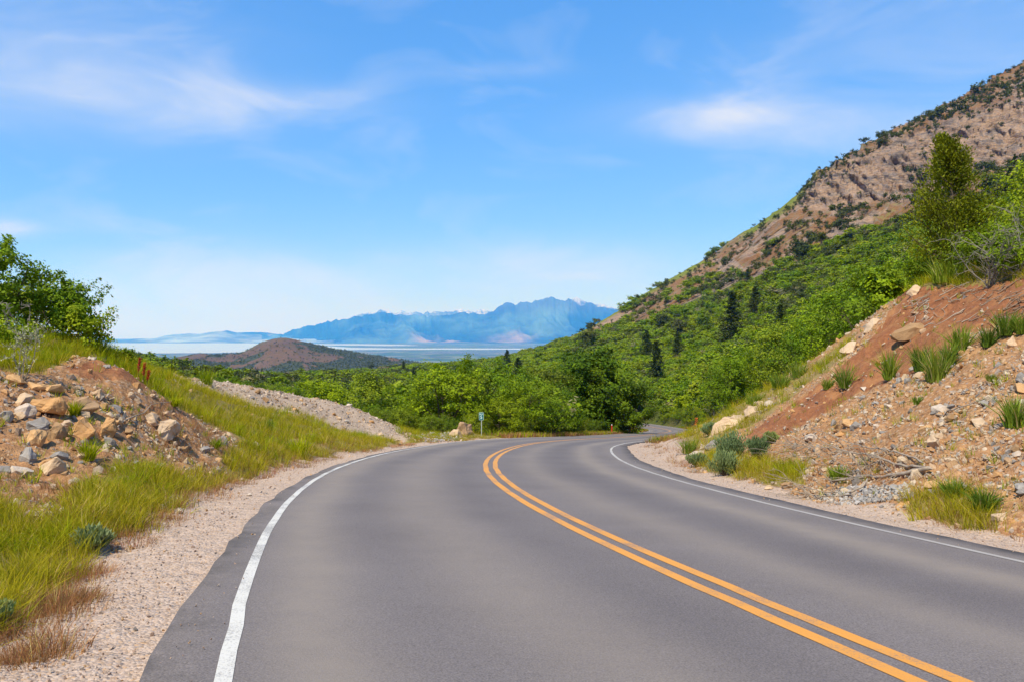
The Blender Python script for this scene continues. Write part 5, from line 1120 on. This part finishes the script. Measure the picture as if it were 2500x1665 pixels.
# ------------------------------------------------------------------ grass, sage and other small plants
def build_grass():
    def protos(n, mat, h, sp, w, k=5, lean=.5, segs=2): return [add('grass_tuft', leafmesh('grass_tuft', blades(n, h, sp, w, lean, segs), mat), link=False) for _ in range(k)]
    A = polar_points(-200, 2600, 4.2, 52, .0062); X, Y = A.T; Z = ground(X, Y); g, red, grav, spo, px, py, o, d = near_masks(X, Y, Z)
    n1 = fbm(X * .55, Y * .55, 3, 401); n2 = fbm(X * 1.6 + 9, Y * 1.6, 3, 402); r = rng.random(len(X))
    edge = (1 - sstep(.9, 2.6, d + .7 * n1)) * sstep(.45, 1.2, d)          # drier and redder next to the gravel
    topl = inpoly(px, py, POLY['top_l']) | ((px < 420) & (Y > 18)); behind = (Y > 46)
    base = g * (.75 + .5 * n2)
    lush = sstep(-.25, .4, n1 + .35 * topl - .5 * edge)
    def put(name, label, m, pr, s, tilt=.15):
        n = m.sum(); scatter(name, label, 'grass', np.stack([X[m], Y[m], Z[m] - .01], 1), np.stack([rng.normal(size=n) * tilt, rng.normal(size=n) * tilt, rng.uniform(0, 6.28, n)], 1), s(n, m), pr)
    sz = lambda lo, hi: (lambda n, m: rng.uniform(lo, hi, n) * (1 + .25 * sstep(10, 30, Y[m])))
    near = Y < 14
    gm = (r < base * (.15 + .85 * lush) * (1 - edge) * .62 * sstep(-.6, .15, n2 + .8 * n1 + .5 * topl))
    put('verge_grass', 'fine green grass on the left verge nearest the viewer', gm & near, protos(40, GR_GREEN, .27, .12, .0055, 5, .8, 3), sz(.45, 1.4))
    put('roadside_grass', 'fresh green grass growing on the verges and bank tops', gm & ~near, protos(28, GR_GREEN, .33, .13, .010), sz(.55, 1.2))
    r = rng.random(len(X)); put('dry_grass', 'yellowish olive grass mixed over the verges', (r < base * (1 - .35 * lush) * 1.0 * (1 - .15 * edge) * sstep(-.9, -.2, n2 - .3 * n1)), protos(34, GR_OLIVE, .27, .14, .0062, 5, .75, 3), sz(.6, 1.3))
    r = rng.random(len(X)); strip_ = sstep(.70, 1.25, d + .5 * n2) * (1 - sstep(1.6, 3.4, d + 1.2 * n1)) * (Y < 50)
    strip_ = np.where((o > 0) & (px < 2500) & (py > 1180) & ~inpoly(px, py, POLY['toe_r2']) & ~inpoly(px, py, POLY['toe_r']), 0, strip_)
    put('red_cheatgrass', 'reddish dry cheatgrass fringing the gravel shoulders', (r < strip_ * (.34 + .22 * sstep(6, 12, Y) + .7 * n2) * np.where(o > 0, .6, 1.0)), protos(34, GR_RED, .17, .13, .0048, 5, .8, 2), sz(.55, 1.2))
    # thin growth straying over the rocky faces
    r = rng.random(len(X)); bank = (d > 1.2) & (g < .3) & (Y < 46) & (grav < .3)
    put('stray_grass', 'thin tufts of grass straying over the rocky banks', bank & (r < .06 + .10 * sstep(.1, .5, n1)) & (spo < .5), protos(14, GR_GREEN, .22, .08, .010), sz(.5, 1.1))
    # verge of the far road
    i = np.arange(i0 + int(52 / DS), i0 + int(170 / DS)); pts = []
    for side, E_, cnt in ((-1, EL, 1500), (1, ER, 1300)):
        k = rng.choice(i, cnt); off = side * (E_[k] + .35 + np.abs(rng.normal(size=cnt)) * 1.3); pts.append(road_pt(k, off)[:, :2] + rng.normal(size=(cnt, 2)) * .25)
    A = np.concatenate(pts); kx, o = road_coords(A[:, 0], A[:, 1]); A = A[(np.abs(o) > np.where(o < 0, EL[kx], ER[kx]) + .2)]; n = len(A); Zf = ground(A[:, 0], A[:, 1])
    scatter('far_verge_grass', 'rusty and green grass along the verges of the far road', 'grass', np.stack([A[:, 0], A[:, 1], Zf], 1), np.stack([np.zeros(n), np.zeros(n), rng.uniform(0, 6.28, n)], 1), rng.uniform(.8, 1.8, n), protos(26, GR_RED, .30, .25, .03, 3) + protos(26, GR_OLIVE, .34, .25, .03, 1) + protos(26, GR_GREEN, .34, .25, .03, 1))
build_grass()
def plant(name, px, py, hpx, wpx, mat, label, cat='grass', n=150, width=.014, lean=.6, group=None, seeds=0, ymin=2.2):
    x, y, z = hit(px, py, ymin); m = y / F; H = hpx * m; Wd = wpx * m * .5
    e = empty(name, (x, y, z), label, cat, group)
    add('blades', leafmesh(name, blades(n, H, Wd * .55, width, lean, 3, .5), mat), None, e)
    if seeds: add('seed_stalks', leafmesh(name + '_stalks', blades(seeds, H * 1.35, Wd * .35, width * .6, lean * .6, 3, .25), GR_OLIVE), None, e)
    return e
BG = 'bunchgrass clumps on the right bank'
for a in [(2062, 945, 66, 46, 'narrow blue-green grass clump low on the red soil'), (2172, 925, 82, 44, 'grass clump left of the biggest one on the red soil'), (2250, 905, 78, 62, 'grass clump with dry stalks left of the biggest one'), (2285, 930, 95, 74, 'biggest bunchgrass clump in the middle of the red soil'), (2315, 895, 74, 56, 'grass clump just right of the biggest one'),
          (2346, 858, 78, 62, 'tall bright grass clump below the roots'), (2412, 845, 58, 44, 'smaller grass clump right of the tall bright one'), (2456, 818, 70, 60, 'wide grass clump near the right edge below the roots'), (2498, 815, 62, 50, 'grass clump cut by the right picture edge'), (2478, 1040, 92, 74, 'green grass clump on the scree at the right edge'),
          (1680, 1104, 44, 56, 'round bright grass clump beside the right gravel shoulder'), (2020, 948, 34, 30, 'small grass tuft at the upper left of the scree'), (2330, 1215, 60, 60, 'grass tuft right of the grey gravel by the road'), (2400, 1240, 56, 70, 'leafy grass tuft at the lower right verge'), (1905, 945, 46, 70, 'grass clump on the crest of the right bank'), (1950, 920, 44, 66, 'grass clump higher up on the bank crest'), (1840, 985, 36, 60, 'grass clump behind the row of cream boulders'),
          (2310, 690, 76, 110, 'tall green grass under the juniper'), (2050, 1168, 40, 80, 'green grass growing through the dead branch'), (2420, 930, 24, 30, 'tiny plant with red flowers on the upper scree'), (2240, 985, 22, 28, 'small green weed on the right scree')]:
    plant('bunchgrass', *a[:4], GR_BUNCH, a[4], n=int(120 + a[3] * 1.2), width=.022, group=BG, seeds=10 if 'dry stalks' in a[4] or 'biggest' in a[4] else 0, ymin=9)
for a in [(728, 1112, 68, 72, 'bright green grass clump in the middle of the left verge'), (652, 1052, 40, 44, 'bluish grass clump in the hollow below the berm'), (505, 938, 50, 52, 'tall stalky grass clump at the left end of the berm'), (528, 1098, 36, 20, 'single dark green tuft on the left bank face'), (182, 1010, 40, 30, 'grass tuft between the orange rock and brown slab'), (215, 1120, 60, 50, 'grass tuft at the foot of the left bank'), (880, 1068, 20, 26, 'leafy weed on the lower gravel berm'), (425, 990, 28, 30, 'green weed on the right edge of the left bank'), (1020, 1072, 16, 40, 'pale green weed at the end of the berm')]:
    plant('grass_clump', *a[:4], GR_BUNCH if 'blu' in a[4] else GR_GREEN, a[4], n=150, width=.018, group='grass clumps on the left side', seeds=8 if 'stalky' in a[4] else 0)
def build_sage():
    for px, py, h, w, lab in [(1790, 1122, 62, 104, 'largest sagebrush at the foot of the right bank'), (1768, 1160, 56, 76, 'front sagebrush next to the right gravel shoulder'), (1702, 1140, 30, 56, 'small grey sagebrush left of the big ones'), (1852, 1122, 56, 56, 'sagebrush right behind the largest one'), (1735, 1064, 30, 40, 'small sagebrush below the cream boulders at the road'), (225, 1345, 50, 80, 'sage-green bush in the left verge grass'), (-5, 1540, 60, 50, 'sage-green plant cut by the left picture edge'), (1075, 1046, 30, 70, 'grey-green bush left of the pointed boulder'), (1880, 1080, 22, 34, 'little sagebrush on the lower right scree')]:
        x, y, z = hit(px, py); H = h * y / F; R = w * y / F * .5; e = empty('sagebrush', (x, y, z), lab, 'shrub', 'sagebrush clumps')
        paths = []; C = []; T = []
        for k in range(26):
            a = rng.uniform(0, 6.28); q = math.sqrt(rng.random()); tip = np.array([math.cos(a) * R * q, math.sin(a) * R * q, H * math.sqrt(max(.05, 1 - .75 * q * q)) * rng.uniform(.8, 1.05)])
            paths.append((np.array([[0, 0, -.03], tip * [.4, .4, .5] + rng.normal(size=3) * .02, tip * .92]), [.012, .007, .002])); C.append(tip)
        C = np.array(C); n = 2600; i = rng.integers(0, len(C), n); f = rng.uniform(.25, 1.0, n)[:, None]; pos = C[i] * f ** .8 + rng.normal(size=(n, 3)) * R * .11; pos[:, 2] = np.maximum(pos[:, 2], .01)
        A_ = C[i] / np.linalg.norm(C[i], axis=1, keepdims=True) + np.array([0, 0, .7]) + rng.normal(size=(n, 3)) * .35; A_ /= np.linalg.norm(A_, axis=1, keepdims=True)
        V, Fq = tube(paths, 4); add('stems', mesh_np('sage_stems', V, Fq, True), BARK, e); add('foliage', leafmesh('sage_foliage', leaf_quads(pos, A_, perp(A_), np.full(n, .05 + y * .0012) * rng.uniform(.6, 1.4, n), f.ravel() * .6 + .4 * rng.random(n), .32), G_SAGE), None, e)
    # grey woolly stalk and the red flower spikes on the left bank
    x, y, z = hit(48, 930); V = [] ; paths = []; C = []; H = 150 * y / F
    for k in range(5):
        st = wander((rng.normal() * .03, rng.normal() * .03, -.02), (.25 * rng.normal() + .12, .1, 1), H * rng.uniform(.6, 1.05), 7, .1); paths.append((st, np.linspace(.01, .004, 8)))
        for q in range(4):
            b = wander(st[rng.integers(4, 8)], rng.normal(size=3) * .7 + [0, 0, .8], H * .2, 4, .3); paths.append((b, np.linspace(.006, .003, 5))); C += list(b)
        C += list(st)
    C = np.array(C); n = 700; i = rng.integers(0, len(C), n); A_ = unit(n) + [0, 0, .5]; A_ /= np.linalg.norm(A_, axis=1, keepdims=True)
    e = empty('grey_weed', (x, y, z), 'pale grey branching weed on top of the left bank', 'plant'); V, Fq = tube(paths, 4); add('stems', mesh_np('weed_stems', V, Fq, True), BARKG, e)
    add('foliage', leafmesh('weed_foliage', leaf_quads(C[i] + rng.normal(size=(n, 3)) * .012, A_, perp(A_), rng.uniform(.03, .08, n), rng.random(n), .3), G_GREY), None, e)
    for px, py, hp, lab in [(336, 905, 46, 'tallest red flower spike on the crest of the left bank'), (348, 918, 44, 'middle red flower spike leaning right'), (358, 926, 32, 'shortest red flower spike, lowest of the three')]:
        Y = 18.0; x = (px - CX) / F * Y; z = gz(x, Y); H = max(.2, (-(py - hp - YH) / F * Y) - z) * .8; e = empty('flower_spike', (x, Y, z), lab, 'flower', 'red flower spikes')
        V, Fq = tube([(np.array([[0, 0, -.02], [.02, 0, H * .5], [.05, 0, H]]), [.008, .006, .004])], 4); add('stem', mesh_np('spike_stem', V, Fq, True), BARK, e)
        n = 260; t = rng.uniform(.45, 1, n); C = np.stack([.05 * t, 0 * t, H * t], 1) + rng.normal(size=(n, 3)) * .012; A_ = unit(n) + [0, 0, .9]; A_ /= np.linalg.norm(A_, axis=1, keepdims=True)
        add('florets', leafmesh('florets', leaf_quads(C, A_, perp(A_), rng.uniform(.02, .05, n), rng.random(n), .4), RED_SPIKE), None, e)
build_sage()

# ------------------------------------------------------------------ dead branch and exposed roots
def build_wood():
    Q = lambda cx, cy: (1650 + cx / 2.77, 950 + cy / 2.77)
    def line(pts, lift, r0, r1):
        out = []
        for (cx, cy), l in zip(pts, np.linspace(lift[0], lift[1], len(pts))):
            px, py = Q(cx, cy); x, y, z = hit(px, py); k = 1 - l / max(y, 1); out.append((x * k, y * k, z * k))
        A = np.array(out); t = np.linspace(0, 1, len(A)); tt = np.linspace(0, 1, len(A) * 4); A = np.stack([np.interp(tt, t, A[:, j]) for j in range(3)], 1)
        A[1:-1] = (A[:-2] + A[1:-1] * 2 + A[2:]) / 4; A += rng.normal(size=A.shape) * .006
        return A, np.concatenate([[.003], np.linspace(r0, r1, len(A) - 1)])
    main = [line([(1740, 535), (1620, 545), (1500, 575), (1380, 595), (1280, 580), (1180, 600), (1070, 615)], (.15, .25), .034, .018)]
    limbs = [line([(1690, 520), (1560, 520), (1460, 495), (1380, 460), (1300, 435), (1180, 425), (1080, 395), (990, 355)], (.2, .5), .026, .008), line([(1670, 500), (1600, 455), (1500, 425), (1400, 405), (1280, 390), (1180, 360), (1060, 310), (920, 262)], (.3, .6), .017, .006),
             line([(1300, 600), (1270, 650), (1200, 690), (1120, 700), (1000, 690), (900, 665), (830, 640)], (.2, .25), .018, .006), line([(1230, 700), (1100, 720), (990, 722), (900, 705), (840, 670), (790, 630), (725, 590)], (.15, .35), .012, .004),
             line([(1380, 470), (1350, 500), (1280, 520), (1240, 560)], (.35, .25), .015, .007), line([(1180, 425), (1060, 390), (940, 395), (850, 380), (780, 362)], (.4, .5), .010, .004)]
    twigs = []
    src = main + limbs
    for k in range(90):
        A, r = src[rng.integers(len(src))]; i = rng.integers(len(A) // 3, len(A)); d = np.array([-1.0, .35, .15]) + rng.normal(size=3) * .55
        t = wander(A[i], d, rng.uniform(.3, .95), 6, .16); t[:, 2] = np.maximum(t[:, 2], ground(t[:, 0], t[:, 1]) + .03); twigs.append((t, np.linspace(.008, .003, 7)))
    for k in range(16):
        px, py = Q(rng.uniform(620, 980), rng.uniform(400, 500)); x, y, z = hit(px, py); t = wander((x, y, z + .12), (-1, .5, rng.normal() * .2), rng.uniform(.4, 1.0), 6, .14); t[:, 2] = np.maximum(t[:, 2], ground(t[:, 0], t[:, 1]) + .04); twigs.append((t, np.linspace(.008, .003, 7)))
    c = np.mean(main[0][0], 0); c[2] = gz(c[0], c[1]); e = empty('dead_branch', tuple(c), 'bleached dead tree branch lying across the foot of the right scree', 'branch')
    def part(nm, paths, sides):
        V, Fq = tube([(p - c, r) for p, r in paths], sides); return add(nm, mesh_np(nm, V, Fq, True), DEAD, e)
    part('stem', main, 8)
    for l in limbs: part('limb', [l], 6)
    tw = part('twigs', twigs, 3); tw['kind'] = 'stuff'
    for k, (px, py, n, ln, lab) in enumerate([(2250, 745, 26, .8, 'thin dry roots trailing over the left of the red soil'), (2370, 735, 16, .75, 'pale root stub with rootlets in the middle of the red soil'), (2440, 720, 26, 1.0, 'biggest tangle of roots hanging from the top of the red soil'), (2495, 740, 16, .9, 'dark roots hanging at the right picture edge'), (2420, 775, 14, .6, 'lower scatter of root pieces on the red soil'), (2290, 790, 10, .5, 'small twigs lying below the left roots')]):
        x, y, z = hit(px, py, 12); paths = []
        for q in range(n):
            px2, py2 = px + rng.normal() * 32, py + rng.normal() * 14; a = hit(px2, py2, 12); t = wander(a, (rng.normal() * .8, -.6 + rng.normal() * .4, -.5), ln * rng.uniform(.4, 1.1), 7, .22); t[:, 2] = np.maximum(t[:, 2], ground(t[:, 0], t[:, 1]) + .02 + .05 * rng.random()); paths.append((t, np.linspace(.014, .004, 8) * rng.uniform(.6, 1.5)))
        o = empty('root_tangle', (x, y, z), lab, 'roots', 'exposed roots on the red soil')
        for p, r in paths:
            V, Fq = tube([(p - np.array([x, y, z]), r)], 4); add('root', mesh_np('root', V, Fq, True), DEAD if k in (0, 1, 5) else ROOT, o)
    for k, (p1, p2, lab) in enumerate([((2420, 1110), (2460, 1125), 'short bleached stick on the right scree'), ((2290, 1020), (2400, 985), 'long thin grey stick on the upper scree'), ((255, 1075), (420, 985), 'thin root strip on the right edge of the left bank')]):
        a = np.array(hit(*p1)); b = np.array(hit(*p2)); t = np.linspace(0, 1, 9)[:, None]; A = a + (b - a) * t; A[:, 2] = ground(A[:, 0], A[:, 1]) + .05; A += rng.normal(size=A.shape) * .01
        V, Fq = tube([(A - a, np.linspace(.016, .006, 9))], 5); o = add('stick', mesh_np('stick', V, Fq, True), DEAD); o.location = a; tag(o, lab, 'stick')
build_wood()

# ------------------------------------------------------------------ signs and posts
def box(name, size, loc, mat, parent, bevel=.0):
    bm = bmesh.new(); bmesh.ops.create_cube(bm, size=1.0); bmesh.ops.scale(bm, vec=size, verts=bm.verts)
    if bevel: bmesh.ops.bevel(bm, geom=list(bm.edges), offset=bevel, segments=2, affect='EDGES')
    me = bpy.data.meshes.new(name); bm.to_mesh(me); bm.free(); o = add(name, me, mat, parent); o.location = loc; return o
def plate(name, w, h, r, t, mat, parent, loc):
    """rounded flat plate facing the viewer"""
    bm = bmesh.new(); vs = []
    for cx, cz, a0 in ((w / 2 - r, h / 2 - r, 0), (-w / 2 + r, h / 2 - r, 90), (-w / 2 + r, -h / 2 + r, 180), (w / 2 - r, -h / 2 + r, 270)):
        for k in range(5): a = math.radians(a0 + k * 22.5); vs.append(bm.verts.new((cx + r * math.cos(a), 0, cz + r * math.sin(a))))
    f = bm.faces.new(vs); ex = bmesh.ops.extrude_face_region(bm, geom=[f]); bmesh.ops.translate(bm, vec=(0, t, 0), verts=[g for g in ex['geom'] if isinstance(g, bmesh.types.BMVert)])
    bmesh.ops.recalc_face_normals(bm, faces=bm.faces); me = bpy.data.meshes.new(name); bm.to_mesh(me); bm.free(); o = add(name, me, mat, parent); o.location = loc; return o
def text(name, body, size, mat, parent, loc):
    cu = bpy.data.curves.new(name, 'FONT'); cu.body = body; cu.size = size; cu.align_x = 'CENTER'; cu.align_y = 'CENTER'; cu.extrude = .001; cu.offset = size * .012
    t = bpy.data.objects.new(name, cu); SC.collection.objects.link(t); dg = bpy.context.evaluated_depsgraph_get(); me = bpy.data.meshes.new_from_object(t.evaluated_get(dg)); bpy.data.objects.remove(t)
    me.materials.clear(); me.materials.append(mat); o = add(name, me, None, parent); o.location = loc; o.rotation_euler = (math.radians(90), 0, 0); return o
def build_signs():
    GREEN = simple('sign_green', (.005, .13, .13), .5, .1); WH = simple('sign_white', (.62, .80, .78), .5, .05); STEEL = simple('galvanised_steel', (.46, .50, .46), .5, .15, 20, metal=.3)
    Y = 50.5; x = (1175 - CX) / F * Y; z = gz(x, Y); top = -(1006 - YH) / F * Y - z; w, h = .29, .485
    e = empty('mile_marker', (x, Y, z), 'small green mile marker sign numbered 5 on a metal post', 'sign', rz=math.radians(-2))
    post = box('post', (.05, .03, top + .25), (.01, .03, (top - .25) / 2), STEEL, e); post['label'] = 'slim galvanised post'
    zc = top - h / 2; pl = plate('panel', w, h, .035, .004, WH, e, (0, 0, zc)); plate('panel_face', w - .03, h - .03, .025, .003, GREEN, pl, (0, -.0035, 0))
    text('lettering', 'MILE', .115, WH, pl, (0, -.0055, h * .27)); text('numeral', '5', .30, WH, pl, (0, -.0055, -h * .14))
    # red delineator
    RED = simple('delineator_red', (.55, .035, .02), .5, .1); RW = simple('delineator_white', (.8, .78, .75), .5, .05)
    x, Y = DELIN; z = gz(x, Y); top = max(1.2, -(1040 - YH) / F * Y - z)
    e = empty('delineator_post', (x, Y, z), 'thin red delineator post with a white top beside the bend', 'post'); box('post', (.14, .04, top - .12 + .2), (0, 0, (top - .12 - .2) / 2), RED, e, .008); box('reflector', (.13, .045, .12), (0, 0, top - .06 + .002), RW, e, .008)
    # striped object marker
    OR = simple('marker_orange', (.72, .20, .04), .5, .08); BK = simple('marker_black', (.02, .018, .02), .5, .1)
    Y = 131.0; i, _ = road_coords([(1700 - CX) / F * Y], [Y]); x = (1700 - CX) / F * Y; z = gz(x, Y); zt = -(1019 - YH) / F * Y - z; hh = 17.5 / F * Y; ww = 7.6 / F * Y
    e = empty('object_marker', (x, Y, z), 'orange and black striped marker sign at the far bend', 'sign', rz=math.radians(8)); box('post', (.07, .05, max(.4, zt - hh * .5) + .3), (0, .05, (max(.4, zt - hh * .5) - .3) / 2), STEEL, e)
    pn = box('panel', (ww, .01, hh), (0, 0, zt - hh / 2), OR, e)
    for k in range(4):
        zc = -hh / 2 + hh * (k + .62) / 4.1; bm = bmesh.new(); q = hh * .078; sl = ww * .42
        vs = [bm.verts.new(c) for c in ((-ww / 2, -.0075, zc + sl - q), (ww / 2, -.0075, zc - sl - q), (ww / 2, -.0075, zc - sl + q), (-ww / 2, -.0075, zc + sl + q))]
        for v in vs: v.co.z = max(-hh / 2, min(hh / 2, v.co.z))
        bm.faces.new(vs); me = bpy.data.meshes.new('stripe'); bm.to_mesh(me); bm.free(); add('stripe', me, BK, pn)
build_signs()
